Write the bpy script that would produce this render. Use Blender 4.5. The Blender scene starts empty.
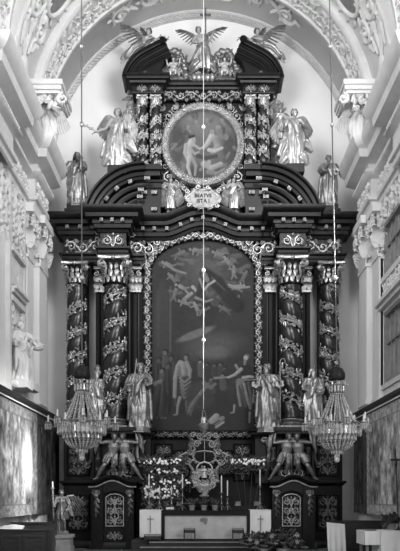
import bpy, bmesh, math, random
import numpy as np
from mathutils import Vector, Matrix, Euler
PI = math.pi
rnd = random.Random(7)
C = bpy.context.scene.collection
# ---------------------------------------------------------------- camera model
F, CX, CY, EYE, CAMY = 750.0, 203.0, 497.0, 2.05, -30.0
def X(px, y): return (px-CX)*(y-CAMY)/F
def Z(py, y): return EYE+(CY-py)*(y-CAMY)/F
def M(h, y=0.0): return h*(y-CAMY)/F
def P(px, py, y): return Vector((X(px, y), y, Z(py, y)))

# ---------------------------------------------------------------- mesh builder
class MB:
    def __init__(s): s.v = []; s.f = []
    def add(s, vs, fs):
        b = len(s.v); s.v.extend([tuple(p) for p in vs]); s.f.extend([tuple(b+i for i in f) for f in fs])
    def box(s, x0, x1, y0, y1, z0, z1):
        s.add([(x0,y0,z0),(x1,y0,z0),(x1,y1,z0),(x0,y1,z0),(x0,y0,z1),(x1,y0,z1),(x1,y1,z1),(x0,y1,z1)],
              [(0,3,2,1),(4,5,6,7),(0,1,5,4),(1,2,6,5),(2,3,7,6),(3,0,4,7)])
    def obox(s, c, ax, ay, az, hx, hy, hz):      # oriented box
        c = Vector(c); vs = []
        for k in (-1,1):
            for j, i in ((-1,-1),(-1,1),(1,1),(1,-1)):
                vs.append(c+ax*(i*hx)+ay*(j*hy)+az*(k*hz))
        s.add(vs, [(0,3,2,1),(4,5,6,7),(0,1,5,4),(1,2,6,5),(2,3,7,6),(3,0,4,7)])
    def lathe(s, c, prof, n=24, axis='z', a0=0, a1=2*PI):
        full = abs(a1-a0) > 6.28; m = n if full else n+1; vs = []
        for r, h in prof:
            for i in range(m):
                a = a0+(a1-a0)*i/n
                vs.append((c[0]+r*math.cos(a), c[1]+r*math.sin(a), c[2]+h))
        fs = []; k = len(prof)
        for j in range(k-1):
            for i in range(n):
                i2 = (i+1) % m
                fs.append((j*m+i, j*m+i2, (j+1)*m+i2, (j+1)*m+i))
        if full: fs.append(tuple(range(m-1,-1,-1))); fs.append(tuple((k-1)*m+i for i in range(m)))
        s.add(vs, fs)
    def rings(s, rs, caps=True, closed=False):
        n = len(rs[0]); vs = [p for r in rs for p in r]; fs = []; k = len(rs)
        for j in range(k if closed else k-1):
            j2 = (j+1) % k
            for i in range(n):
                i2 = (i+1) % n
                fs.append((j*n+i, j*n+i2, j2*n+i2, j2*n+i))
        if caps and not closed: fs.append(tuple(range(n-1,-1,-1))); fs.append(tuple((k-1)*n+i for i in range(n)))
        s.add(vs, fs)
    def ell(s, c, r, n=12, m=8, rot=None):
        c = Vector(c)
        if not hasattr(r, '__len__'): r = (r, r, r)
        vs = []; fs = []
        for j in range(1, m):
            t = PI*j/m
            for i in range(n):
                a = 2*PI*i/n
                vs.append(Vector((r[0]*math.sin(t)*math.cos(a), r[1]*math.sin(t)*math.sin(a), r[2]*math.cos(t))))
        vs.append(Vector((0,0,r[2]))); vs.append(Vector((0,0,-r[2])))
        if rot is not None: vs = [rot @ v for v in vs]
        vs = [v+c for v in vs]
        for j in range(m-2):
            for i in range(n):
                i2 = (i+1) % n; fs.append((j*n+i, (j+1)*n+i, (j+1)*n+i2, j*n+i2))
        T = len(vs)-2; B = T+1
        for i in range(n):
            i2 = (i+1) % n; fs.append((T, i, i2)); fs.append((B, (m-2)*n+i2, (m-2)*n+i))
        s.add(vs, fs)
    def tube(s, pts, rad, n=8, folds=0, amp=0.0, twist=0.0, closed=False, up=None, round_=False, ph=0.0, flat=0.0):
        """tube along 3-D points; rad = number, list, or list of (rx, ry)"""
        pts = [Vector(p) for p in pts]; k = len(pts)
        if not hasattr(rad, '__len__'): rad = [rad]*k
        rad = [r if hasattr(r, '__len__') else (r, r) for r in rad]
        if round_:
            d0 = (pts[0]-pts[1]).normalized(); d1 = (pts[-1]-pts[-2]).normalized(); r0 = rad[0]; r1 = rad[-1]
            e0 = min(r0); e1 = min(r1)
            pts = [pts[0]+d0*e0*.95, pts[0]+d0*e0*.7]+pts+[pts[-1]+d1*e1*.7, pts[-1]+d1*e1*.95]
            rad = [(r0[0]*.3, r0[1]*.3), (r0[0]*.72, r0[1]*.72)]+list(rad)+[(r1[0]*.72, r1[1]*.72), (r1[0]*.3, r1[1]*.3)]
            k += 4
        rs = []; nrm = None; L = 0
        for i in range(k):
            if closed: t = pts[(i+1) % k]-pts[i-1]
            elif i == 0: t = pts[1]-pts[0]
            elif i == k-1: t = pts[-1]-pts[-2]
            else: t = pts[i+1]-pts[i-1]
            if t.length < 1e-9: t = Vector((0,0,1))
            t.normalize()
            if i: L += (pts[i]-pts[i-1]).length
            if nrm is None:
                u = Vector(up) if up is not None else (Vector((1,0,0)) if abs(t.x) < .8 else Vector((0,0,1)))
                nrm = (u-t*u.dot(t)).normalized()
            else:
                nrm = nrm-t*nrm.dot(t)
                if nrm.length < 1e-6: nrm = t.orthogonal()
                nrm.normalize()
            b = t.cross(nrm); rx, ry = rad[i]; ring = []
            for j in range(n):
                a = 2*PI*j/n; m_ = 1.0
                if folds:
                    q = a*folds+twist*L+ph
                    w = abs(math.sin(q*.5))*1.3-.75+.35*math.sin(q*.73+1.7*ph+L*3)
                    m_ = 1+amp*w
                ring.append(pts[i]+nrm*(math.cos(a)*rx*m_)+b*(math.sin(a)*ry*m_))
            rs.append(ring)
        s.rings(rs, closed=closed)
    def poly(s, outline, y0, y1):                 # XZ outline extruded in depth
        n = len(outline)
        vs = [(x, y0, z) for x, z in outline]+[(x, y1, z) for x, z in outline]
        s.add(vs, [tuple(range(n)), tuple(range(2*n-1, n-1, -1))]+[(i, i+n, (i+1) % n+n, (i+1) % n) for i in range(n)])
    def sweep(s, path, prof, mode='plan', closed=False):
        """closed profile swept along a polyline with mitred corners.
        plan: path (x,y), profile (out, z).  xz: path (x,z), profile (out, y).  yz: path (y,z), profile(out,x)"""
        k = len(path); rs = []
        for i in range(k):
            p = Vector(path[i])
            a = Vector(path[i-1]) if (i > 0 or closed) else None
            b = Vector(path[(i+1) % k]) if (i < k-1 or closed) else None
            d1 = (p-a).normalized() if a is not None else None
            d2 = (b-p).normalized() if b is not None else None
            if d1 is None: d1 = d2
            if d2 is None: d2 = d1
            nf = (lambda d: Vector((d.y, -d.x))) if mode == 'plan' else (lambda d: Vector((-d.y, d.x)))
            n1, n2 = nf(d1), nf(d2); m_ = n1+n2
            if m_.length < 1e-6: m_ = n1
            m_.normalize(); m_ = m_/max(.35, m_.dot(n1))
            ring = []
            for o, h in prof:
                q = p+m_*o
                if mode == 'plan': ring.append((q.x, q.y, h))
                elif mode == 'xz': ring.append((q.x, h, q.y))
                else: ring.append((h, q.x, q.y))
            rs.append(ring)
        s.rings(rs, closed=closed)
    def mesh(s, name, org=(0,0,0), smooth=True, ang=40, recalc=True):
        me = bpy.data.meshes.new(name)
        o = Vector(org)
        me.from_pydata([(a-o.x, b-o.y, c-o.z) for a, b, c in s.v], [], s.f)
        if recalc:
            bm = bmesh.new(); bm.from_mesh(me); bmesh.ops.recalc_face_normals(bm, faces=bm.faces[:]); bm.to_mesh(me); bm.free()
        me.polygons.foreach_set('use_smooth', [smooth]*len(me.polygons))
        if smooth and ang and hasattr(me, 'set_sharp_from_angle'): me.set_sharp_from_angle(angle=math.radians(ang))
        me.update()
        return me
    def build(s, name, mat, parent=None, smooth=True, ang=40, recalc=True, org=None):
        w = wloc(parent) if parent else Vector(org or (0,0,0))
        me = s.mesh(name, w, smooth, ang, recalc)
        ob = bpy.data.objects.new(name, me); C.objects.link(ob)
        if parent: ob.parent = parent
        else: ob.location = w
        me.materials.append(mat)
        return ob

def wloc(o):
    v = Vector((0,0,0))
    while o is not None: v = v+Vector(o.location); o = o.parent
    return v
def thing(name, label, cat, loc=(0,0,0), group=None):
    o = bpy.data.objects.new(name, None); C.objects.link(o); o.location = loc; o.empty_display_size = .2
    o['label'] = label; o['category'] = cat
    if group: o['group'] = group
    return o
def tag(o, label, cat, group=None):
    o['label'] = label; o['category'] = cat
    if group: o['group'] = group
    return o
def struct(o): o['kind'] = 'structure'; return o
def dup(root, loc, label=None):
    r = root.copy(); C.objects.link(r); r.location = loc
    if label: r['label'] = label
    for ch in list(root.children):
        c = ch.copy(); C.objects.link(c); c.parent = r
        for g in list(ch.children):
            d = g.copy(); C.objects.link(d); d.parent = c
    return r

def remeshed(mb, name, mat, parent, voxel, smooth=2, org=None):
    """fuses overlapping closed shapes into ONE continuous surface"""
    w = wloc(parent) if parent else Vector(org or (0,0,0))
    me = mb.mesh(name+'_raw', w, True, None)
    tmp = bpy.data.objects.new('tmp', me); C.objects.link(tmp)
    r = tmp.modifiers.new('r', 'REMESH'); r.mode = 'VOXEL'; r.voxel_size = voxel; r.use_smooth_shade = True
    if smooth:
        q = tmp.modifiers.new('s', 'SMOOTH'); q.factor = .5; q.iterations = smooth
    bpy.context.view_layer.update()
    dg = bpy.context.evaluated_depsgraph_get()
    new = bpy.data.meshes.new_from_object(tmp.evaluated_get(dg)); new.name = name
    bpy.data.objects.remove(tmp); bpy.data.meshes.remove(me)
    new.materials.clear(); new.materials.append(mat)
    ob = bpy.data.objects.new(name, new); C.objects.link(ob)
    if parent: ob.parent = parent
    else: ob.location = w
    return ob

# ---------------------------------------------------------------- materials
def material(name, v, rough=.6, metal=0.0, var=.15, scale=3.0, bump=0.0, bscale=None, spec=.5, detail=5, tint=(1,1,1), stretch=(1,1,1)):
    m = bpy.data.materials.new(name); m.use_nodes = True; nt = m.node_tree; b = nt.nodes['Principled BSDF']
    tc = nt.nodes.new('ShaderNodeTexCoord'); mp = nt.nodes.new('ShaderNodeMapping'); nt.links.new(tc.outputs['Object'], mp.inputs[0])
    mp.inputs['Scale'].default_value = stretch
    no = nt.nodes.new('ShaderNodeTexNoise'); no.inputs['Scale'].default_value = scale; no.inputs['Detail'].default_value = detail
    nt.links.new(mp.outputs[0], no.inputs['Vector'])
    cr = nt.nodes.new('ShaderNodeValToRGB'); cr.color_ramp.elements[0].position = .3; cr.color_ramp.elements[1].position = .7
    for e, k in ((0, 1-var), (1, 1+var)):
        q = min(1, v*k); cr.color_ramp.elements[e].color = (q*tint[0], q*tint[1], q*tint[2], 1)
    nt.links.new(no.outputs['Fac'], cr.inputs[0]); nt.links.new(cr.outputs[0], b.inputs['Base Color'])
    b.inputs['Roughness'].default_value = rough; b.inputs['Metallic'].default_value = metal
    b.inputs['Specular IOR Level'].default_value = spec
    if bump:
        n2 = nt.nodes.new('ShaderNodeTexNoise'); n2.inputs['Scale'].default_value = bscale or scale*4; n2.inputs['Detail'].default_value = 4
        nt.links.new(mp.outputs[0], n2.inputs['Vector'])
        bp = nt.nodes.new('ShaderNodeBump'); bp.inputs['Strength'].default_value = bump; bp.inputs['Distance'].default_value = .05
        nt.links.new(n2.outputs['Fac'], bp.inputs['Height']); nt.links.new(bp.outputs[0], b.inputs['Normal'])
    return m
def vcol_material(name, rough=.5, spec=.3, bump=.1, bscale=30):
    m = bpy.data.materials.new(name); m.use_nodes = True; nt = m.node_tree; b = nt.nodes['Principled BSDF']
    at = nt.nodes.new('ShaderNodeAttribute'); at.attribute_name = 'paint'
    nt.links.new(at.outputs['Color'], b.inputs['Base Color'])
    b.inputs['Roughness'].default_value = rough; b.inputs['Specular IOR Level'].default_value = spec
    tc = nt.nodes.new('ShaderNodeTexCoord'); n2 = nt.nodes.new('ShaderNodeTexNoise'); n2.inputs['Scale'].default_value = bscale
    nt.links.new(tc.outputs['Object'], n2.inputs['Vector'])
    bp = nt.nodes.new('ShaderNodeBump'); bp.inputs['Strength'].default_value = bump; bp.inputs['Distance'].default_value = .02
    nt.links.new(n2.outputs['Fac'], bp.inputs['Height']); nt.links.new(bp.outputs[0], b.inputs['Normal'])
    return m
MAT = {}
MAT['plaster'] = material('plaster', .68, .8, var=.06, scale=.6, bump=.04)
MAT['backwall'] = material('grey_plaster', .75, .85, var=.07, scale=.5, bump=.05)
MAT['stucco'] = material('white_stucco', .60, .7, var=.08, scale=2)
MAT['wood'] = material('black_wood', .006, .38, var=.35, scale=5, bump=.03, spec=.22)
MAT['wood2'] = material('dark_panel_wood', .011, .5, var=.35, scale=4, bump=.04, spec=.15, stretch=(4,4,.5))
MAT['pew'] = material('brown_wood', .02, .45, var=.4, scale=4, bump=.05, stretch=(.6,4,4))
MAT['gilt'] = material('gilding', .40, .34, metal=.7, var=.3, scale=7, bump=.25, bscale=30)
MAT['gilt_dim'] = material('old_gilding', .20, .38, metal=.65, var=.4, scale=8, bump=.25, bscale=30)
MAT['marble'] = material('dark_marble', .016, .26, var=.5, scale=2.5, spec=.5, detail=3)
MAT['silver'] = material('silvered_wood', .39, .38, metal=.45, var=.25, scale=7, bump=.15, bscale=25)
MAT['gold_statue'] = material('gilded_statue', .24, .36, metal=.6, var=.35, scale=6, bump=.2, bscale=22)
MAT['grey_statue'] = material('grey_gilded_statue', .20, .4, metal=.5, var=.35, scale=6, bump=.2, bscale=22)
MAT['dark_statue'] = material('dark_bronze_gilding', .09, .42, metal=.5, var=.35, scale=6, bump=.2, bscale=22)
MAT['flesh'] = material('painted_flesh', .26, .5, var=.08, scale=6)
MAT['flesh_dim'] = material('dark_flesh', .13, .5, var=.12, scale=6)
MAT['hair'] = material('dark_hair', .05, .6, var=.3, scale=10)
MAT['iron'] = material('black_iron', .02, .5, metal=.3, var=.2)
MAT['cable'] = material('steel_cable', .06, .5, metal=.3, var=.1)
MAT['linen'] = material('white_linen', .62, .85, var=.06, scale=3, bump=.1, bscale=12)
MAT['wax'] = material('candle_wax', .5, .5, var=.04)
MAT['stone'] = material('grey_stone', .2, .75, var=.2, scale=4, bump=.15)
MAT['floor'] = material('stone_floor', .16, .4, var=.25, scale=1.5)
MAT['carpet'] = material('dark_carpet', .03, .95, var=.3, scale=20, bump=.3, bscale=80)
MAT['leaf'] = material('green_leaf', .022, .5, var=.4, scale=9)
MAT['petal'] = material('white_petal', .85, .6, var=.1, scale=9)
MAT['pot'] = material('grey_pot', .22, .6, var=.2, scale=6)
MAT['book'] = material('dark_leather', .05, .5, var=.2)
MAT['plate'] = material('pale_plate', .30, .6, var=.12, scale=4)
MAT['frame'] = material('grey_painted_wood', .22, .6, var=.15, scale=4)
MAT['lead'] = material('window_lead', .08, .6, var=.2)
MAT['pane'] = material('leaded_glass', .34, .25, var=.2, scale=2, spec=.6)
MAT['crystal'] = material('cut_crystal', .44, .15, metal=.1, var=.45, scale=14, spec=.9)
b_ = MAT['crystal'].node_tree.nodes['Principled BSDF']; b_.inputs['Transmission Weight'].default_value = .3
MAT['paint'] = vcol_material('oil_paint', .55, .15, .12, 18)
MAT['weave'] = vcol_material('woven_wool', .95, .1, .3, 40)
# ---------------------------------------------------------------- carved ornament
def straight(p0, du, dv, dw):
    p0, du, dv, dw = Vector(p0), Vector(du), Vector(dv), Vector(dw)
    return lambda u, v, w=0.0: p0+du*u+dv*v+dw*w
def along(path, y):
    """map u along an XZ polyline, v to its left normal, w towards the viewer (-Y)"""
    pts = [Vector(p) for p in path]; acc = [0.0]
    for i in range(1, len(pts)): acc.append(acc[-1]+(pts[i]-pts[i-1]).length)
    def f(u, v, w=0.0):
        u_ = min(max(u, 0.0), acc[-1]); i = 1
        while i < len(acc)-1 and acc[i] < u_: i += 1
        t = (u_-acc[i-1])/max(1e-9, acc[i]-acc[i-1]); d = (pts[i]-pts[i-1]).normalized()
        p = pts[i-1]+(pts[i]-pts[i-1])*t+d*(u-u_)
        return Vector((p.x-d.y*v, y-w, p.y+d.x*v))
    return f, acc[-1]
def leaf(mb, f, u, v, ang, L, W, h=.03, w0=0.0, curl=.3):
    """pointed leaf with raised midrib and wavy lobes, in (u,v,w) space"""
    ca, sa = math.cos(ang), math.sin(ang)
    def q(a, b, w):
        bend = curl*a*a*L
        x = a*L; y = b*W+bend
        return f(u+ca*x-sa*y, v+sa*x+ca*y, w0+w)
    A = [0, .18, .34, .5, .66, .84, 1]; wd = [.12, .42, .34, .5, .36, .3, .0]
    n = len(A); vs = []
    for a, b in zip(A, wd): vs += [q(a, b, h*.25), q(a, 0, h*(.6+.8*a*(1.2-a))), q(a, -b, h*.25), q(a, 0, -h*.4)]
    fs = []
    for i in range(n-1):
        for k in range(4):
            k2 = (k+1) % 4; fs.append((i*4+k, i*4+k2, i*4+4+k2, i*4+4+k))
    mb.add(vs, fs)
def spiral(mb, f, u, v, r, s=1, a0=0.0, turns=1.5, th=.14, h=.04, leaves=True, n=26, w0=0.0):
    pts = []; rad = []
    for i in range(n+1):
        t = i/n; a = a0+s*t*turns*2*PI; rr = r*(1-t)**.8*.92+r*.08
        pts.append(f(u+rr*math.cos(a), v+rr*math.sin(a), w0+h*.4)); rad.append((r*th*(1-.5*t)+.003, r*th*(1-.5*t)+.003))
    mb.tube(pts, rad, 6)
    mb.ell(f(u, v, w0+h*.6), r*.24, 8, 6)
    if leaves:
        for k in range(6):
            a = a0+s*(k/6.0*.9)*2*PI; rr = r*(1-.08*k)
            leaf(mb, f, u+rr*math.cos(a), v+rr*math.sin(a), a+s*.9, r*.62, r*.5, h, w0, -s*.35)
def rinceau(mb, f, L, W, h=.05, aspect=1.0, mirror=False):
    n = max(1, int(round(L/(W*aspect)))); c = L/n
    for i in range(n):
        s = 1 if i % 2 else -1
        if mirror and i >= n/2: s = -s if n % 2 == 0 else s
        u = (i+.5)*c; r = min(W*.40, c*.40)
        spiral(mb, f, u, -s*W*.04, r, s, a0=s*PI*.95, turns=1.4, th=.15, h=h)
        pts = []; N = 8
        for k in range(N+1):
            t = k/N; pts.append(f(u-c*.5+c*t, -s*W*.42*math.sin(PI*t)*.9, h*.4))
        mb.tube(pts, W*.05, 6)
        for q in range(5):
            a = s*PI*.95+q*1.26; leaf(mb, f, u+r*.62*math.cos(a), -s*W*.04+r*.62*math.sin(a), a+s*1.3, r*.55, r*.42, h*.9, 0, s*.3)
        for e in (-1, 1):
            leaf(mb, f, u+e*c*.40, s*W*.30, PI/2*s*(1-.25*e)-e*.5, W*.42, W*.28, h, 0, .3*e)
            leaf(mb, f, u+e*c*.42, -s*W*.30, -PI/2*s+e*.5, W*.40, W*.26, h, 0, -.3*e)
def damask(mb, f, W, H, h=.04, rows=None):
    """symmetric scroll panel centred on (0,0)"""
    rows = rows or max(1, int(round(H/(W*.52)))); c = H/rows; r = min(W*.2, c*.36)
    for i in range(rows):
        v = -H/2+(i+.5)*c; k = 1 if i % 2 == 0 else -1
        for s in (-1, 1):
            spiral(mb, f, s*W*.26, v, r, s*k, a0=PI/2*k, turns=1.5, th=.12, h=h)
            for q in range(3): leaf(mb, f, s*(W*.26+r*.8*math.cos(q*2+k)), v+r*.8*math.sin(q*2+k), q*2+k+.6, r*.7, r*.45, h)
            mb.tube([f(0, v-c*.5*k, h*.4), f(s*W*.08, v-c*.2*k, h*.5), f(s*W*.12, v+c*.15*k, h*.5), f(s*W*.26, v+r*k, h*.4)], r*.15, 6)
            leaf(mb, f, s*W*.40, v-c*.3, (PI*.35 if s > 0 else PI*.65), c*.42, r*.5, h, 0, .2*s)
        leaf(mb, f, 0, v-c*.35, PI/2, c*.7, r*.8, h*1.4, 0, 0)
        mb.ell(f(0, v+c*.42, h*.5), r*.3, 8, 6)
def acanthus3d(mb, base, out, up, L, W, curl=1.0, n=7):
    """standing leaf that bends outward at its tip"""
    base, out, up = Vector(base), Vector(out).normalized(), Vector(up).normalized(); sd = out.cross(up).normalized(); vs = []
    for i in range(n):
        t = i/(n-1); bend = max(0, t-.45)/.55; z = L*(t-.28*bend*bend*curl); o = L*(.06*t+.34*bend**1.6*curl)
        w = W*(.34+.5*math.sin(PI*min(1, t*1.05))*(.75+.25*(i % 2)))*(1-.55*bend)
        c = base+up*z+out*o
        vs += [c+sd*w+out*(-.02*L), c+out*L*.055, c-sd*w+out*(-.02*L), c-out*L*.05]
    fs = []
    for i in range(n-1):
        for k in range(4): fs.append((i*4+k, i*4+(k+1) % 4, i*4+4+(k+1) % 4, i*4+4+k))
    fs += [(3, 2, 1, 0), tuple((n-1)*4+k for k in range(4))]
    mb.add(vs, fs)
def capital(mb, x, y, z0, z1, R, lid=1.5, bell=None):
    H = z1-z0
    (bell or mb).lathe((x, y, z0), [(R*1.02, 0), (R*1.12, H*.03), (R*1.02, H*.07), (R*.95, H*.09), (R*1.0, H*.5), (R*1.25, H*.84), (R*1.3, H*.86)], 20)
    for row, (n, h0, L, wd, rr) in enumerate(((12, .06, .36, .32, 1.0), (12, .26, .38, .32, 1.04), (14, .48, .34, .26, 1.08))):
        for k in range(n):
            a = 2*PI*(k+.5*row)/n; o = Vector((math.cos(a), math.sin(a), 0))
            acanthus3d(mb, Vector((x, y, z0+H*h0))+o*R*rr*1.04, o, (0,0,1), H*L, R*wd*.85, .95)
    for sx in (-1, 1):
        for sy in (-1, 1):
            o = Vector((sx, sy, 0)).normalized(); c = Vector((x, y, z0+H*.74))+o*R*1.5
            f = lambda u, v, w=0, c=c, o=o: c+o*u+Vector((0,0,1))*v+o.cross(Vector((0,0,1)))*w
            for w in (-R*.12, 0, R*.12):
                spiral(mb, lambda u, v, q=0, f=f, w=w: f(u, v, w), 0, 0, H*.17, 1, PI*.9, 1.6, .2, 0, False, 18)
    a = R*lid
    def ab(e):                                     # concave-sided abacus ring
        out = []
        for k in range(4):
            a0 = PI/4+k*PI/2; p = Vector((math.cos(a0), math.sin(a0))); q = Vector((math.cos(a0+PI/2), math.sin(a0+PI/2)))
            for t in (0.04, .25, .5, .75, .96):
                g = p.lerp(q, t)*a*1.38*e; g *= 1-.20*math.sin(PI*t); out.append(g)
        return out
    mb.rings([[(x+g.x, y+g.y, z) for g in ab(e)] for e, z in ((.92, z1-H*.13), (1, z1-H*.10), (1, z1-H*.03), (1.06, z1))])
    for k in range(4):
        an = k*PI/2; mb.ell((x+math.cos(an)*R*1.34, y+math.sin(an)*R*1.34, z1-H*.09), (R*.2, R*.2, R*.2), 8, 6)
def twisted_shaft(mb, x, y, z0, z1, R, pitch, ph=0.0, amp=.20, n=28, hand=1):
    k = max(24, int((z1-z0)/pitch*16)); rs = []
    for i in range(k+1):
        t = i/k; z = z0+(z1-z0)*t; e = min(1, min(t, 1-t)*14); ring = []
        Rz = R*(1-.10*t)
        for j in range(n):
            a = 2*PI*j/n; g = a-hand*2*PI*(z-z0)/pitch+ph
            w = abs(math.cos(g/2))**.9                 # rounded rope strand, deep narrow groove
            ring.append((x+math.cos(a)*Rz*(1-amp*e+(amp*1.75)*e*(w-.35)), y+math.sin(a)*Rz*(1-amp*e+(amp*1.75)*e*(w-.35)), z))
        rs.append(ring)
    mb.rings(rs)
def garland(mb, x, y, z0, z1, R, pitch, ph=0.0, size=.2, seed=1, dens=1.0, off=PI, wide=.09, hand=1):
    r = random.Random(seed); L = (z1-z0)/pitch*2*PI*R; n = int(L/size*2.6*dens)
    for i in range(n):
        t = (i+r.random())/n; z = z0+.05+(z1-z0-.1)*t; a = hand*2*PI*(z-z0)/pitch-ph+off+r.uniform(-.12, .12); z += r.uniform(-1, 1)*pitch*wide
        o = Vector((math.cos(a), math.sin(a), 0)); tg = Vector((-math.sin(a)*hand, math.cos(a)*hand, pitch/(2*PI*R))).normalized()
        c = Vector((x, y, z))+o*R*(.93-.1*t)
        sd = o.cross(tg).normalized()
        f = lambda u, v, w=0, c=c, tg=tg, sd=sd, o=o: c+tg*u+sd*v+o*w
        if r.random() < .3: mb.ell(c+o*size*.15, size*r.uniform(.16, .26), 7, 5)
        else: leaf(mb, f, 0, 0, r.uniform(-1, 1)*1.1+(PI if r.random() < .4 else 0), size*r.uniform(.7, 1.2), size*.42, size*.22, size*.03*r.random(), r.uniform(-.4, .4))
    pts = []
    m_ = int(12*(z1-z0)/pitch)
    for i in range(m_+1):
        z = z0+(z1-z0)*i/m_; a = hand*2*PI*(z-z0)/pitch-ph+off
        pts.append((x+math.cos(a)*R*.9, y+math.sin(a)*R*.9, z))
    mb.tube(pts, size*.16, 6)
def wing(mb, root, span, drop, fwd, W=1.0, nf=9):
    """feathered wing: root -> span is the raised arm, feathers hang along drop"""
    root, span, drop, fwd = Vector(root), Vector(span), Vector(drop), Vector(fwd).normalized()
    pts = [root, root+span*.35-drop*.12, root+span*.75-drop*.10, root+span]
    mb.tube(pts, [.05*W, .06*W, .05*W, .02*W], 8, round_=True)
    def arm(t):
        t *= 3; i = min(2, int(t)); return pts[i].lerp(pts[i+1], t-i)
    for row, (cnt, ln, wd, off) in enumerate(((nf, 1.0, .13, 0), (nf, .62, .12, .03), (nf-1, .36, .1, .055))):
        for k in range(cnt):
            t = (k+.6)/cnt; p = arm(t*.98); d = (drop*(1-.25*t)+span*(.15+.75*t*t)).normalized()
            L = drop.length*ln*(.55+.55*math.sin(PI*(.25+.6*t)))
            sd = d.cross(fwd).normalized(); w = wd*W*drop.length
            q = p+fwd*(off*W+.012*k*W/ nf)
            f = lambda u, v, w_=0, q=q, d=d, sd=sd: q+d*u+sd*v+fwd*w_
            vs = []
            for a, b in ((0, .5), (.3, .8), (.6, .85), (.85, .7), (.97, .35)):
                vs += [f(a*L, b*w*.6, 0), f(a*L, 0, .03*W), f(a*L, -b*w*.6, 0), f(a*L, 0, -.02*W)]
            fs = []
            for i in range(4):
                for j in range(4): fs.append((i*4+j, i*4+(j+1) % 4, i*4+4+(j+1) % 4, i*4+4+j))
            fs += [(3, 2, 1, 0), (16, 17, 18, 19)]
            mb.add(vs, fs)
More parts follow.
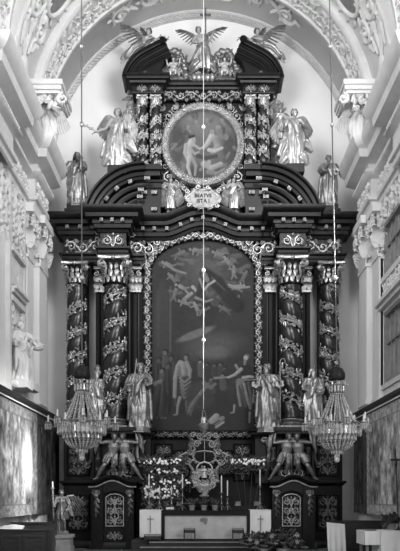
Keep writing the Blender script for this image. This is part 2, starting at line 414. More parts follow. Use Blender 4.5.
# ---------------------------------------------------------------- figures
BASE = dict(pelvis=(0,0,.53), belly=(0,-.005,.61), chest=(0,0,.715), neck=(0,.002,.825), head=(0,-.012,.915),
    sL=(-.105,0,.80), sR=(.105,0,.80), eL=(-.15,.01,.635), eR=(.15,.01,.635), wL=(-.16,-.06,.50), wR=(.16,-.06,.50),
    hL=(-.052,0,.515), hR=(.052,0,.515), kL=(-.058,-.02,.285), kR=(.058,-.02,.285), aL=(-.058,.005,.045), aR=(.058,.005,.045))
class Fig:
    def __init__(s, name, label, cat, loc, H, pose=None, yaw=0, head=(0,0,0), group=None):
        s.t = thing(name, label, cat, loc, group); s.o = Vector(loc); s.H = H
        s.J = {k: Vector(v) for k, v in BASE.items()}
        for k, v in (pose or {}).items(): s.J[k] = Vector(v)
        s.R = Matrix.Rotation(math.radians(yaw), 3, 'Z')
        s.hr = s.R @ Euler([math.radians(a) for a in head], 'XYZ').to_matrix()      # pitch, roll(y), yaw of the head
    def w(s, p): return s.o+s.R @ (Vector(p)*s.H)
    def __getitem__(s, k): return s.w(s.J[k])
    def hp(s, p): return s['head']+s.hr @ (Vector(p)*s.H)
    def hand(s, m, e, wr, side, curl, fist):
        H = s.H; d = (wr-e).normalized(); sd = Vector((0,0,1)).cross(d)
        if sd.length < .2: sd = Vector((1,0,0))
        sd.normalize(); nn = d.cross(sd).normalized()*-1                 # palm normal roughly downwards
        if fist == 'up': nn = -nn
        pc = wr+d*.03*H
        fr = Matrix((d, sd, nn)).transposed()
        m.ell(pc, (.032*H, .023*H, .012*H), 10, 8, fr)
        for k in range(4):
            b = wr+d*.052*H+sd*(k-1.5)*.0125*H; L = (.030, .036, .034, .026)[k]*H
            c1 = curl*.9; c2 = curl*1.9
            p1 = b+(d*math.cos(c1*.5)+nn*math.sin(c1*.5))*L*.55+sd*(k-1.5)*.003*H
            p2 = p1+(d*math.cos(c2*.7)+nn*math.sin(c2*.7))*L*.5
            p3 = p2+(d*math.cos(c2*1.2)+nn*math.sin(c2*1.2))*L*.4
            m.tube([b-d*.015*H, b, p1, p2, p3], [.0072*H, .0072*H, .0068*H, .006*H, .005*H], 6, round_=True)
        ts = 1 if side == 'L' else -1
        b = wr+d*.018*H+sd*ts*.02*H
        m.tube([b-sd*ts*.01*H, b+d*.012*H+sd*ts*.012*H, b+d*.032*H+sd*ts*.012*H+nn*.012*H*curl, b+d*.045*H+sd*ts*.004*H+nn*.02*H*curl], [.009*H, .0085*H, .0075*H, .006*H], 6, round_=True)
    def body(s, mat, voxel=.0072, curl=(.4, .4), female=False, chubby=1.0, hands=True):
        m = MB(); H = s.H; g = s.__getitem__; k = chubby
        ax = (g('sR')-g('sL')).normalized()
        m.tube([g('pelvis')-(g('chest')-g('pelvis'))*.18, g('pelvis'), g('belly'), g('chest'), g('chest').lerp(g('neck'), .55), g('neck')],
               [(.075*H*k, .055*H*k), (.092*H*k, .068*H*k), (.078*H*k, .058*H*k), (.098*H*k, .068*H*k), (.085*H, .05*H), (.034*H, .034*H)], 16, up=ax, round_=True)
        m.tube([g('sL'), g('neck').lerp(g('chest'), .25), g('sR')], [.034*H*k, .044*H*k, .034*H*k], 10, round_=True)
        m.tube([g('neck').lerp(g('chest'), .2), g('neck'), g('head')], [.034*H*k, .030*H*k, .030*H], 10, round_=True)
        fw = ax.cross(g('chest')-g('pelvis')).normalized()
        for e in (-1, 1):
            m.ell(g('chest')+ax*e*.045*H-fw*-.045*H, (.042*H, .03*H, .034*H), 10, 8)
        for S in 'LR':
            sh, el, wr = g('s'+S), g('e'+S), g('w'+S); hp, kn, an = g('h'+S), g('k'+S), g('a'+S)
            m.tube([sh, sh.lerp(el, .45), el, el.lerp(wr, .3), wr], [.036*H*k, .034*H*k, .026*H*k, .028*H*k, .018*H*k], 10, round_=True)
            m.tube([hp, hp.lerp(kn, .4), kn, kn.lerp(an, .35), an], [.056*H*k, .052*H*k, .037*H*k, .038*H*k, .021*H*k], 12, round_=True)
            fd = s.J.get('f'+S); fd = s.R @ Vector(fd) if fd is not None else (s.R @ Vector((.25 if S == 'R' else -.25, -1, -.12)))
            fd = fd.normalized()
            m.tube([an-fd*.02*H-Vector((0,0,.018*H)), an+fd*.04*H-Vector((0,0,.02*H)), an+fd*.095*H-Vector((0,0,.028*H))], [(.022*H, .02*H), (.024*H, .02*H), (.024*H, .014*H)], 8, round_=True)
            if hands: s.hand(m, el, wr, S, curl[0 if S == 'L' else 1], 0)
        # head and face
        E = lambda c, r: m.ell(s.hp(c), [q*H for q in r], 12, 10, s.hr)
        E((0, .008, .012), (.046, .058, .056)); E((0, -.018, -.022), (.038, .042, .05)); E((0, -.042, -.058), (.018, .016, .013))
        m.tube([s.hp((0, -.052, .012)), s.hp((0, -.066, -.014)), s.hp((0, -.064, -.022))], [.007*H, .010*H, .010*H], 6, round_=True)
        for e in (-1, 1):
            m.tube([s.hp((e*.008, -.053, .017)), s.hp((e*.024, -.052, .019)), s.hp((e*.037, -.040, .012))], [.0065*H, .0075*H, .006*H], 6, round_=True)
            E((e*.019, -.050, .002), (.0085, .006, .006)); E((e*.027, -.042, -.018), (.013, .012, .012))
            E((e*.047, .008, -.006), (.007, .014, .02))
        m.tube([s.hp((-.015, -.052, -.037)), s.hp((0, -.060, -.035)), s.hp((.015, -.052, -.037))], [.004*H, .0065*H, .004*H], 6, round_=True)
        m.tube([s.hp((-.012, -.052, -.044)), s.hp((0, -.058, -.044)), s.hp((.012, -.052, -.044))], [.004*H, .006*H, .004*H], 6, round_=True)
        return remeshed(m, 'body', mat, s.t, voxel*H, 2)
    def hair(s, mat, kind='short', beard=False, seed=3):
        m = MB(); H = s.H; r = random.Random(seed)
        E = lambda c, q: m.ell(s.hp(c), [a*H for a in q], 10, 8, s.hr)
        E((0, .018, .026), (.051, .056, .05))
        nl = 26 if kind != 'short' else 22
        for i in range(nl):
            a = PI*(-.12+1.24*i/(nl-1)); c, sn = math.cos(a), math.sin(a)
            top = Vector((c*.035, .012+sn*.03, .068)); L = {'short': .075, 'long': .16, 'curls': .09}[kind]*r.uniform(.85, 1.1)
            mid = Vector((c*.053, .010+sn*.058, .02)); end = Vector((c*(.052+.3*max(0, L-.1)), .012+sn*.06, .068-L))
            wv = r.uniform(-.008, .008)
            m.tube([s.hp(top), s.hp(mid), s.hp(mid.lerp(end, .5)+Vector((wv, wv, 0))), s.hp(end)], [.011*H, .013*H, .011*H, .006*H], 6, round_=True)
        for i in range(7): E((-.036+.012*i, -.030+.004*abs(i-3), .056-.004*abs(i-3)), (.011, .013, .011))
        if beard:
            for i in range(13):
                a = -1.15+2.3*i/12; p = Vector((math.sin(a)*.036, -.02-.034*math.cos(a), -.045)); L = .05*math.cos(a*.75)+.02
                m.tube([s.hp(p+Vector((0, .006, .02))), s.hp(p), s.hp(p+Vector((-p.x*.4, -.004, -L)))], [.010*H, .012*H, .005*H], 6, round_=True)
            for e in (-1, 1): m.tube([s.hp((e*.003, -.060, -.030)), s.hp((e*.020, -.052, -.045))], [.006*H, .004*H], 6, round_=True)
        return remeshed(m, 'hair' if not beard else 'hair_and_beard', mat, s.t, .0075*H, 1)
    def cloth(s, name, mat, tubes, voxel=.0095, smooth=1):
        """tubes: list of (points in figure units or joint names, radii, folds, amp, twist[, phase])"""
        m = MB(); H = s.H
        for q in tubes:
            pts, rad, nf, amp, tw = q[:5]; ph = q[5] if len(q) > 5 else 0.0
            pts = [s[p] if isinstance(p, str) else s.w(p) for p in pts]
            # resample for smooth folds
            pp, rr = [], []; rad = [r if hasattr(r, '__len__') else (r, r) for r in rad]
            for i in range(len(pts)-1):
                for j in range(5):
                    t = j/5; pp.append(pts[i].lerp(pts[i+1], t)); rr.append((rad[i][0]*(1-t)+rad[i+1][0]*t, rad[i][1]*(1-t)+rad[i+1][1]*t))
            pp.append(pts[-1]); rr.append(rad[-1])
            if len(pp) > 8:
                for _ in range(2): pp = [pp[0]]+[(pp[i-1]+pp[i]*2+pp[i+1])/4 for i in range(1, len(pp)-1)]+[pp[-1]]
            m.tube(pp, [(a*H, b*H) for a, b in rr], 40 if nf else 10, nf, amp, tw/H, up=s.R @ Vector((1,0,0)), round_=not nf, ph=ph)
        return remeshed(m, name, mat, s.t, voxel*H, smooth)
    def robe(s, mat, seed=0, hem=.02, flare=1.0, cloak=1, sleeves=True, long=True, cloak_mat=None, cape=True, flutter=()):
        r = random.Random(seed); J = s.J; pel = J['pelvis']; ch = J['chest']; nk = J['neck']; ft = (J['aL']+J['aR'])/2
        f = flare
        T = [([(ft.x, ft.y+.01, hem), (ft.x*.8+pel.x*.2, ft.y*.6, .16), ((ft.x+pel.x)/2, (ft.y+pel.y)/2-.005, .33), pel, J['belly'], ch, ch.lerp(nk, .6), nk],
              [(.165*f, .125*f), (.140*f, .11*f), (.125, .10), (.118, .088), (.098, .074), (.116, .082), (.092, .058), (.043, .04)], 8+seed % 4, .24, 3.6*(1 if seed % 2 else -1), r.uniform(0, 6))]
        if sleeves:
            for S in 'LR':
                T.append(([J['s'+S], J['s'+S].lerp(J['e'+S], .5), J['e'+S], J['e'+S].lerp(J['w'+S], .8)+Vector((0,0,-.012))], [.055, .060, .058, .070], 6, .2, 9))
        for S in 'LR':
            h_, k_, a_ = J['h'+S], J['k'+S], J['a'+S]; T.append(([h_, k_+Vector((0,-.03,.02)), a_.lerp(k_, .35)+Vector((0,-.035,0)), a_+Vector((0,-.02,.03))], [(.075,.07), (.066,.066), (.062,.06), (.07,.06)], 4, .22, 5, r.uniform(0, 6)))
        for (a_, b_, c_, w_) in flutter:
            T.append(([a_, b_, c_], [.045, w_, .03], 6, .38, 9, r.uniform(0, 6)))
        ob = s.cloth('robe', mat, T)
        if cloak:
            e = 1 if cloak > 0 else -1; T = []
            sh = J['sR'] if e > 0 else J['sL']; oh = J['hL'] if e > 0 else J['hR']
            for k in range(7):                       # swag across the front
                t = k/6.0; a = sh+Vector((-e*.03*t, -.03, .02-.02*t)); b = oh+Vector((-e*.075, -.06, .07-.16*t))
                mid = a.lerp(b, .55)+Vector((0, -.085-.02*(k % 2), -.045-.05*t))
                T.append(([a, a.lerp(mid, .5)+Vector((0, -.03, -.005)), mid, b, b+Vector((-e*.005, .05, -.02-.03*t))], [.018, .022, .024, .020, .012], 0, 0, 0))
            for k in range(5):                       # fall from the hip
                x0 = oh+Vector((-e*(.085-.03*k), -.055-.012*k, .04)); L = .26+.05*((k*7+seed) % 4)
                T.append(([x0, x0+Vector((-e*.02, -.02, -L*.5)), x0+Vector((-e*(.01+.012*k), -.005, -L))], [.020, .026, .017], 0, 0, 0))
            if cape:
                for k in range(7):                   # back of the cloak, seen at both sides
                    x = -.125+.25*k/6; T.append(([(ch.x+x*.75, .05, .80-.02*abs(k-3)), (ch.x+x*1.1, .085, .6), (pel.x+x*1.25, .09, .38), (ft.x+x*1.35, .08, .12+.04*((k+seed) % 3))], [.026, .034, .036, .03], 0, 0, 0))
            s.cloth('cloak', cloak_mat or mat, T)
        return ob
    def wings(s, mat, spanL, spanR, drop=(0, .05, -.42), W=None):
        H = s.H; out = []
        for S, sp in (('L', spanL), ('R', spanR)):
            if sp is None: continue
            m = MB(); e = -1 if S == 'L' else 1; r0 = s.J['chest'].lerp(s.J['s'+S], .5)+Vector((0, .075, .03))
            sp_, dr = (sp if hasattr(sp[0], '__len__') else (sp, drop))
            wing(m, s.w(r0), s.R @ Vector(sp_)*H, s.R @ Vector(dr)*H, s.R @ Vector((0,-1,0)), W or H*.55)
            out.append(m.build('wing', mat, s.t))
        return out
    def plinth(s, mat, w=.17, h=.05, d=.15):
        m = MB(); H = s.H; c = s.o; n = 8
        m.rings([[(c.x+math.cos(2*PI*i/n+PI/8)*w*H*e, c.y+math.sin(2*PI*i/n+PI/8)*d*H*e, c.z+z*H) for i in range(n)] for e, z in ((1.08, -h), (1.08, -h*.6), (1, -h*.5), (1, .028), (.9, .034))])
        return m.build('plinth', mat, s.t, smooth=False)
# ---------------------------------------------------------------- the choir (setting)
WX, BY, FYY = 6.6, 2.0, -12.0
VR, VZ = 6.4, 16.1
m = MB(); m.box(-9, 9, -34, BY+.3, -.3, 0); struct(m.build('floor', MAT['floor'], smooth=False))
m = MB(); m.box(-WX-.4, WX+.4, BY, BY+.35, 0, VZ+VR+.6); struct(m.build('wall_back', MAT['backwall'], smooth=False))
m = MB(); m.box(-WX-.4, -WX, FYY, BY, 0, 16.0); struct(m.build('wall_left', MAT['plaster'], smooth=False))
# right wall with its two openings left free
WIN = ((-6.3, -2.55, 10.1, 12.0), (-6.3, -2.55, 6.15, 8.75))
m = MB()
m.box(WX, WX+.4, -2.55, BY, 0, 16.4); m.box(WX, WX+.4, FYY, -6.3, 0, 16.4)
for z0, z1 in ((0, 6.15), (8.75, 10.1), (12.0, 16.4)): m.box(WX, WX+.4, -6.3, -2.55, z0, z1)
struct(m.build('wall_right', MAT['plaster'], smooth=False))
# barrel vault
m = MB(); n = 48
arc = [(VR*math.cos(PI*i/n), VZ+VR*math.sin(PI*i/n)) for i in range(n+1)]
m.sweep([(-x, z) for x, z in [(VR*math.cos(PI*i/n), VZ+VR*math.sin(PI*i/n)) for i in range(n+1)]], [(0, FYY), (.3, FYY), (.3, BY), (0, BY)], 'xz')
struct(m.build('ceiling', MAT['plaster'], ang=None))
def arcp(R, n=56, a0=0.0, a1=PI): return [(-R*math.cos(a0+(a1-a0)*i/n), VZ+R*math.sin(a0+(a1-a0)*i/n)) for i in range(n+1)]
tn = [0]
def trim(mb, mat='stucco', ang=40):
    tn[0] += 1; return struct(mb.build('trim_%d' % tn[0], MAT[mat], ang=ang))
# ribs: moulded band with flower relief on its underside
def rib(y0, y1, R):
    m = MB(); m.sweep(arcp(R), [(.72, y0), (-.02, y0), (-.08, y0+.08), (-.08, y0+.24), (0, y0+.3), (0, y1-.3), (-.08, y1-.24), (-.08, y1-.08), (-.02, y1), (.72, y1)], 'xz'); trim(m)
    m = MB(); r = random.Random(int(R*10+y0*7)+99); L = PI*R; W = y1-y0-.6
    def f(u, v, w=0):
        a = u/R; return Vector((-(R-w)*math.cos(a), (y0+y1)/2+v, VZ+(R-w)*math.sin(a)))
    k = int(L/.30)
    for i in range(k):
        u = (i+.5)*L/k
        for v in (-.3, .05, .34):
            uu = u+r.uniform(-.1, .1); vv = v*W+r.uniform(-.06, .06)
            if r.random() < .45:
                for q in range(5): leaf(m, f, uu, vv, q*2*PI/5+r.random(), .17, .13, .06)
                m.ell(f(uu, vv, .04), .05, 7, 5)
            else:
                for q in range(3): leaf(m, f, uu, vv, r.uniform(0, 6.3), .28, .15, .07, 0, r.uniform(-.5, .5))
    trim(m)
rib(-2.3, -.5, 6.2)
rib(-8.0, -6.4, 6.15)
# plain inner arch with a rope moulding where the vault meets the end wall
m = MB(); m.sweep(arcp(6.36), [(.3, 1.45), (0, 1.45), (-.03, 1.5), (-.03, 1.58), (.07, 1.60), (.07, 1.88), (-.03, 1.88), (-.03, 1.99), (.3, 1.99)], 'xz'); trim(m)
m = MB(); R_ = 6.36
for i in range(120):
    a = PI*(i+.5)/120; a2 = a+.022
    m.tube([(-R_*math.cos(a-.012), 1.64, VZ+R_*math.sin(a-.012)), (-R_*math.cos(a2), 1.86, VZ+R_*math.sin(a2))], [.055, .055], 6, round_=True)
trim(m)
# cartouche scroll-work on the crown of the inner vault and beside the ribs
m = MB()
def fv(R, y):
    return lambda u, v, w=0: Vector((-(R-w)*math.cos(PI/2+u/R), y+v, VZ+(R-w)*math.sin(PI/2+u/R)))
for s in (-1, 1):
    f = fv(VR, .2)
    for k in range(3):
        spiral(m, f, s*(.9+1.35*k), .1*(-1)**k, .42, s*(-1)**k, 0, 1.4, .22, .1)
        for q in range(4): leaf(m, f, s*(.5+1.35*k), .0, q*1.5+k, .5, .3, .12, 0, .3)
for q in range(10): leaf(m, fv(VR, .2), 0, 0, q*PI/5, .55, .3, .14)
trim(m)
# panels and leaf stucco in the springing between the two ribs
for s in (-1, 1):
    m = MB()
    f = lambda u, v, w=0, s=s: Vector((s*(VR-w)*math.cos((v)/VR), u, VZ+(VR-w)*math.sin(v/VR)))
    for y in (-6.3, -5.7, -4.9, -3.9):
        m.tube([f(y, .6+3.6*i/12, .03) for i in range(13)], [.06]*13, 6)
    for v in (4.2, 1.0): m.tube([f(-6.3+2.4*i/10, v, .03) for i in range(11)], [.07]*11, 6)
    for i in range(8):
        leaf(m, f, -4.4+.1*math.sin(i*2), 1.4+.42*i, PI/2+.5*math.sin(i*1.7), .75, .34, .1, 0, .3)
    m.tube([f(-3.3+.62*math.cos(2*PI*i/28), 4.15+.8*math.sin(2*PI*i/28), .05) for i in range(28)], .09, 8, closed=True)
    for i in range(14): leaf(m, f, -3.3+.7*math.cos(2*PI*i/14), 4.15+.9*math.sin(2*PI*i/14), 2*PI*i/14, .35, .2, .1)
    md = MB(); rg = [[f(-3.3+.6*e*math.cos(2*PI*i/28), 4.15+.78*e*math.sin(2*PI*i/28), h_) for i in range(28)] for e, h_ in ((1, -.02), (1, .04), (.1, .05))]; md.rings(rg); trim(md, 'stone')
    spiral(m, f, -4.5, 4.6, .5, s, 0, 1.5, .25, .12); spiral(m, f, -4.3, 2.9, .45, -s, 1, 1.5, .25, .12); spiral(m, f, -3.2, 2.6, .4, s, 2, 1.5, .25, .12)
    for i in range(10): leaf(m, f, -3.6+.35*math.sin(i*2.1), .8+.25*i, PI/2+.7*math.sin(i*1.3), .6, .28, .1, 0, .3)
    spiral(m, f, -5.7, 4.7, .4, -s, 0, 1.5, .25, .12)
    trim(m)
# side entablatures with the cornice breaking forward over the pilasters
PR = [(0, 13.55), (.10, 13.55), (.12, 13.75), (.22, 13.78), (.24, 13.95), (.10, 14.0), (.10, 14.72), (.18, 14.78), (.30, 14.84), (.36, 14.95), (.30, 15.08), (.20, 15.12), (.24, 15.3), (.62, 15.42), (.66, 15.75), (.80, 15.85), (.92, 16.1), (.92, 16.22), (0, 16.4)]
PR = [(o, 12.8+(z-13.55)*.85) for o, z in PR]
zz_ = lambda z: 12.8+(z-13.55)*.85
for s in (-1, 1):
    path = [(-6.6, FYY), (-6.6, -8.2), (-6.3, -8.2), (-6.3, -5.6), (-6.6, -5.6), (-6.6, -2.2), (-6.3, -2.2), (-6.3, -.1)]
    if s > 0: path = [(-x, y) for x, y in path][::-1]
    m = MB(); m.sweep(path, PR, 'plan'); trim(m)
    # egg and leaf roll under the cornice, then frieze relief
    m = MB()
    for i in range(70):
        y = FYY+.2+i*.19; x0 = 6.6 if (y < -8.2 or -5.6 < y < -2.2) else 6.3
        if y > -.2: break
        m.ell((s*(x0-.31), y, zz_(14.96)), (.07, .085, .075), 8, 6)
    trim(m)
    m = MB(); f = straight((s*6.5, -5.5, zz_(14.36)), (0,1,0), (0,0,1), (-s,0,0)); rinceau(m, f, 3.3, .42, .1)
    f = straight((s*6.2, -2.1, zz_(14.36)), (0,1,0), (0,0,1), (-s,0,0)); rinceau(m, f, 1.9, .42, .1); trim(m)
    # two pilasters at the corner with their capitals
    for k, (y0, y1, dx) in enumerate(((-2.5, -1.5, .16), (-1.3, .1, .34))):
        m = MB(); x0 = s*(WX-dx)
        m.box(min(x0, s*WX), max(x0, s*WX), y0, y1, 0, 11.0); 
        for z, e in ((10.86, .05), (5.6, .06)): m.box(min(x0-s*e, s*WX), max(x0-s*e, s*WX), y0-e, y1+e*.3, z, z+.1)
        m.box(min(x0-s*.25, s*WX), max(x0-s*.25, s*WX), y0-.12, y1+.05, 12.5, 12.8)
        trim(m, 'plaster')
        m = MB(); yc = (y0+y1)/2; w = (y1-y0)/2
        for row, (h0, L) in enumerate(((11.02, .62), (11.36, .7))):
            for q in range(5):
                acanthus3d(m, (x0, yc+(q-2)*w*.42+(.10 if row else 0), h0), (-s, 0, 0), (0,0,1), L*.85, .26, .8)
        for e in (-1, 1):
            f = lambda u, v, w_=0, x0=x0, y=yc+e*w*.75, s=s: Vector((x0-s*(.14+w_), y+u, 12.18+v))
            spiral(m, f, 0, 0, .26, e, PI/2, 1.6, .25, .12, True)
            acanthus3d(m, (x0, yc+e*w, 11.2), (-s*.6, e, 0), (0,0,1), .9, .42, 1.0)
        m.box(min(x0-s*.05, s*WX), max(x0-s*.05, s*WX), y0+.06, y1-.06, 10.95, 12.52)
        trim(m)
    # dado rail above the hangings
    rl = [(-6.25, FYY), (-6.25, 1.95 if s < 0 else .6)]
    if s > 0: rl = [(-x, y) for x, y in rl][::-1]
    m = MB(); m.sweep(rl, [(-.36, 5.10), (.10, 5.10), (.18, 5.16), (.14, 5.20), (.14, 5.26), (.24, 5.30), (.24, 5.40), (-.36, 5.44)], 'plan'); trim(m, 'pew')
    m = MB(); m.sweep(rl, [(.02, 5.18), (.20, 5.14), (.20, 5.185), (.02, 5.21)], 'plan'); trim(m, 'stucco')
    # foliage drops on the wall beside the openings
    m = MB(); r = random.Random(5+s)
    f = straight((s*WX, -1.95, 0), (0,1,0), (0,0,1), (-s,0,0))
    for i in range(34):
        z = 6.2+i*.17
        leaf(m, f, r.uniform(-.06, .06), z, -PI/2+r.uniform(-1.2, 1.2), .32, .18, .09, 0, r.uniform(-.4, .4))
    trim(m)
    # big scroll relief on the upper wall over the opening
    m = MB(); f = straight((s*WX, 0, 0), (0,1,0), (0,0,1), (-s,0,0))
    rel = ((-2.95, 12.35, .34, 1), (-3.7, 12.3, .42, -1), (-4.6, 12.25, .48, 1), (-5.5, 12.3, .42, -1), (-3.1, 11.55, .34, -1), (-4.0, 11.45, .40, 1), (-5.0, 11.5, .40, -1), (-3.0, 10.95, .26, 1), (-4.6, 10.9, .3, -1), (-5.6, 11.3, .36, 1)) if s < 0 else ((-2.2, 12.3, .26, 1), (-3.0, 12.42, .32, -1), (-4.0, 12.45, .34, 1), (-5.0, 12.42, .32, -1), (-2.25, 11.6, .24, -1), (-2.25, 11.0, .2, 1))
    for y, z, r_, sg in rel:
        spiral(m, f, y, z, r_, sg*s, PI*.3, 1.5, .24, .16)
        for q in range(4): leaf(m, f, y+.3*math.sin(q*2+z), z+.3*math.cos(q*2+z), q*1.6+y, r_*1.3, r_*.6, .14, 0, .3)
    if s < 0: m.tube([f(-6.2+3.6*i/12, 10.75+.5*math.sin(PI*i/12), .05) for i in range(13)], [.09]*13, 8)
    trim(m)
# left bay: blind opening with balustrade panel, cornice and sill
m = MB(); f0 = lambda y0, y1, z0, z1, d0, d1: m.box(-WX+d0, -WX+d1, y0, y1, z0, z1)
f0(-4.9, -4.65, 5.6, 12.9, -.05, .14); f0(-2.78, -2.56, 5.6, 12.9, -.05, .13)
f0(-4.65, -2.78, 9.0, 9.12, -.05, .22); f0(-4.65, -2.78, 9.12, 9.2, -.05, .32); f0(-4.65, -2.78, 8.72, 8.9, -.05, .18)
f0(-4.65, -2.78, 10.4, 10.55, -.05, .2); f0(-4.65, -2.78, 9.3, 9.4, -.05, .12)
for i in range(12): f0(-4.5+i*.16, -4.42+i*.16, 9.45, 10.35, -.05, .07)
trim(m, 'stucco')
m = MB(); f = straight((-WX, -3.55, 9.9), (0,1,0), (0,0,1), (1,0,0)); damask(m, f, 1.8, .8, .07, 2)
for z, rr in ((8.2, .3), (8.45, .24)):
    for e in (-1, 1): spiral(m, straight((-WX, -3.55, z), (0,1,0), (0,0,1), (1,0,0)), e*.75, 0, rr, e, PI/2, 1.5, .25, .12)
trim(m)
# windows of the oratories in the right wall
wn = [0]
for (y0, y1, z0, z1) in WIN:
    wn[0] += 1; root = thing('window_%d' % wn[0], 'tall oratory window with grey panes and pale bars in the right wall', 'window', (WX+.2, (y0+y1)/2, z0)); struct(root)
    for k in ('label', 'category'): del root[k]
    m = MB(); m.box(WX+.20, WX+.24, y0, y1, z0, z1); m.build('pane', MAT['pane'], root, smooth=False)
    m = MB(); w = .12
    m.box(WX+.02, WX+.2, y0, y0+w, z0, z1); m.box(WX+.02, WX+.2, y1-w, y1, z0, z1); m.box(WX+.02, WX+.2, y0+w, y1-w, z0, z0+w); m.box(WX+.02, WX+.2, y0+w, y1-w, z1-w, z1)
    m.build('window_frame', MAT['frame'], root, smooth=False)
    m = MB()
    for i in range(1, 6): y = y0+(y1-y0)*i/6; m.box(WX+.12, WX+.2, y-.03, y+.03, z0+w, z1-w)
    zz = z0+(z1-z0)*.58; m.box(WX+.10, WX+.2, y0+w, y1-w, zz-.05, zz+.05)
    m.build('glazing_bar', MAT['stone'], root, smooth=False)
m = MB()
m.box(WX-.3, WX+.02, -6.4, -2.3, 9.0, 9.12); m.box(WX-.18, WX+.02, -6.4, -2.35, 8.85, 9.0)
for y in (-6.55, -2.5): m.box(WX-.08, WX+.02, y, y+.2, 6.0, 12.2)
m.box(WX-.08, WX+.02, -6.35, -2.5, 9.85, 10.05); m.box(WX-.08, WX+.02, -6.35, -2.5, 5.95, 6.12)
trim(m)
m = MB(); rinceau(m, straight((WX, -6.2, 9.5), (0,1,0), (0,0,1), (-1,0,0)), 3.6, .6, .07); trim(m)
m = MB(); m.box(-WX-.1, -WX+.05, FYY, -1.5, 0, .6); struct(m.build('baseboard_left', MAT['stone'], smooth=False))
m = MB(); m.box(WX-.05, WX+.1, FYY, -1.5, 0, .6); struct(m.build('baseboard_right', MAT['stone'], smooth=False))

# ---------------------------------------------------------------- painted and woven surfaces
def canvas(name, mat, parent, gx, gz, pos, paint, mask=None):
    """grid surface carrying its picture as pigment in the colour attribute 'paint'"""
    m = MB(); idx = {}
    for j in range(gz+1):
        for i in range(gx+1):
            idx[i, j] = len(m.v); m.v.append(tuple(pos(i/gx, j/gz)))
    for j in range(gz):
        for i in range(gx):
            if mask is None or mask((i+.5)/gx, (j+.5)/gz): m.f.append((idx[i, j], idx[i+1, j], idx[i+1, j+1], idx[i, j+1]))
    ob = m.build(name, mat, parent, smooth=False, recalc=False)
    U, V = np.meshgrid(np.linspace(0, 1, gx+1), np.linspace(0, 1, gz+1)); c = np.clip(paint(U, V), .004, .95).ravel()
    at = ob.data.attributes.new('paint', 'FLOAT_COLOR', 'POINT')
    at.data.foreach_set('color', np.stack([c, c, c, np.ones_like(c)], 1).astype(np.float32).ravel())
    return ob
def vnoise(U, V, fx, fy, seed, octv=4):
    g = np.random.default_rng(seed); out = np.zeros_like(U); a = 1.0; tot = 0
    for o in range(octv):
        nx, ny = int(fx*2**o)+2, int(fy*2**o)+2; T = g.random((ny+1, nx+1)); x = U*(nx-1); y = V*(ny-1)
        i = np.clip(x.astype(int), 0, nx-1); j = np.clip(y.astype(int), 0, ny-1); a_ = x-i; b_ = y-j; a_ = a_*a_*(3-2*a_); b_ = b_*b_*(3-2*b_)
        out += a*((T[j, i]*(1-a_)+T[j, i+1]*a_)*(1-b_)+(T[j+1, i]*(1-a_)+T[j+1, i+1]*a_)*b_); tot += a; a *= .55
    return out/tot
def stroke(A, U, V, p, w0, w1, val, asp=1.0, soft=.55, alpha=1.0, shade=.3):
    """brush stroke along a polyline in canvas pixels (U, V in px); shade rounds it darker to one side"""
    for i in range(len(p)-1):
        ax, ay = p[i]; bx, by = p[i+1]; dx, dy = bx-ax, by-ay; L2 = dx*dx+dy*dy+1e-9
        t = np.clip(((U-ax)*dx+(V-ay)*dy)/L2, 0, 1); n = max(1, len(p)-1); wa = w0+(w1-w0)*i/n; wb = w0+(w1-w0)*(i+1)/n; w = wa+(wb-wa)*t
        ex, ey = U-ax-t*dx, V-ay-t*dy; d = np.sqrt(ex*ex+ey*ey)/w
        side = np.clip((ex*.7-ey*-.5)/w, -1, 1); k = np.clip((1.15-d)/soft, 0, 1); k = k*k*(3-2*k)*alpha
        A[...] = A*(1-k)+val*(1-shade*side)*k
def stamp(A, U, V, cx, cy, rx, ry, rot, val, soft=.35, alpha=1.0, fold=0.0, fr=9):
    c, s = math.cos(math.radians(rot)), math.sin(math.radians(rot)); x = U-cx; y = V-cy; p = (x*c+y*s)/rx; q = (-x*s+y*c)/ry
    d = np.sqrt(p*p+q*q); k = np.clip((1-d)/(soft*.55), 0, 1); k = k*k*(3-2*k)*alpha
    v = val*(1+fold*np.sin(p*fr+q*2.3+cx*31)*np.cos(q*1.7+cy*17)); A[...] = A*(1-k)+v*k
# ---------------------------------------------------------------- the high altar: architecture
W_, G_ = MAT['wood'], MAT['gilt']
SIDE = {-1: 'left', 1: 'right'}
# --- podium
pod = thing('altar_podium', 'black carved wooden podium carrying the whole altarpiece, with two grilled doors', 'podium', (0, .6, 0))
m = MB()
m.box(-2.75, 2.75, .3, 1.95, 0, 4.45)
for s in (-1, 1):
    a, b = sorted((s*2.05, s*4.35)); m.box(a, b, -.55, 1.95, 2.6, 4.4)
    a, b = sorted((s*4.3, s*5.62)); m.box(a, b, .25, 1.95, 0, 4.42)
    # pier with the arched door opening
    dx = s*3.46; 
    for u0, u1 in ((2.7, 3.02), (3.90, 4.35)): a, b = sorted((s*u0, s*u1)); m.box(a, b, -.75, 1.95, 0, 2.6)
    a, b = sorted((s*3.0, s*3.92)); m.box(a, b, -.45, 1.95, 0, 2.6)
    arcs = [(dx+.46*math.cos(PI*i/14), 2.05+.24*math.sin(PI*i/14)) for i in range(15)]
    m.poly(arcs+[(dx-.46, 2.62), (dx+.46, 2.62)], -.75, -.4)
m.build('body', W_, pod, smooth=False)
m = MB(); hp = [(-5.62, 1.95), (-5.62, .25), (-4.35, .25), (-4.35, -.62), (-2.05, -.62), (-2.05, .3), (2.05, .3), (2.05, -.62), (4.35, -.62), (4.35, .25), (5.62, .25), (5.62, 1.95)]
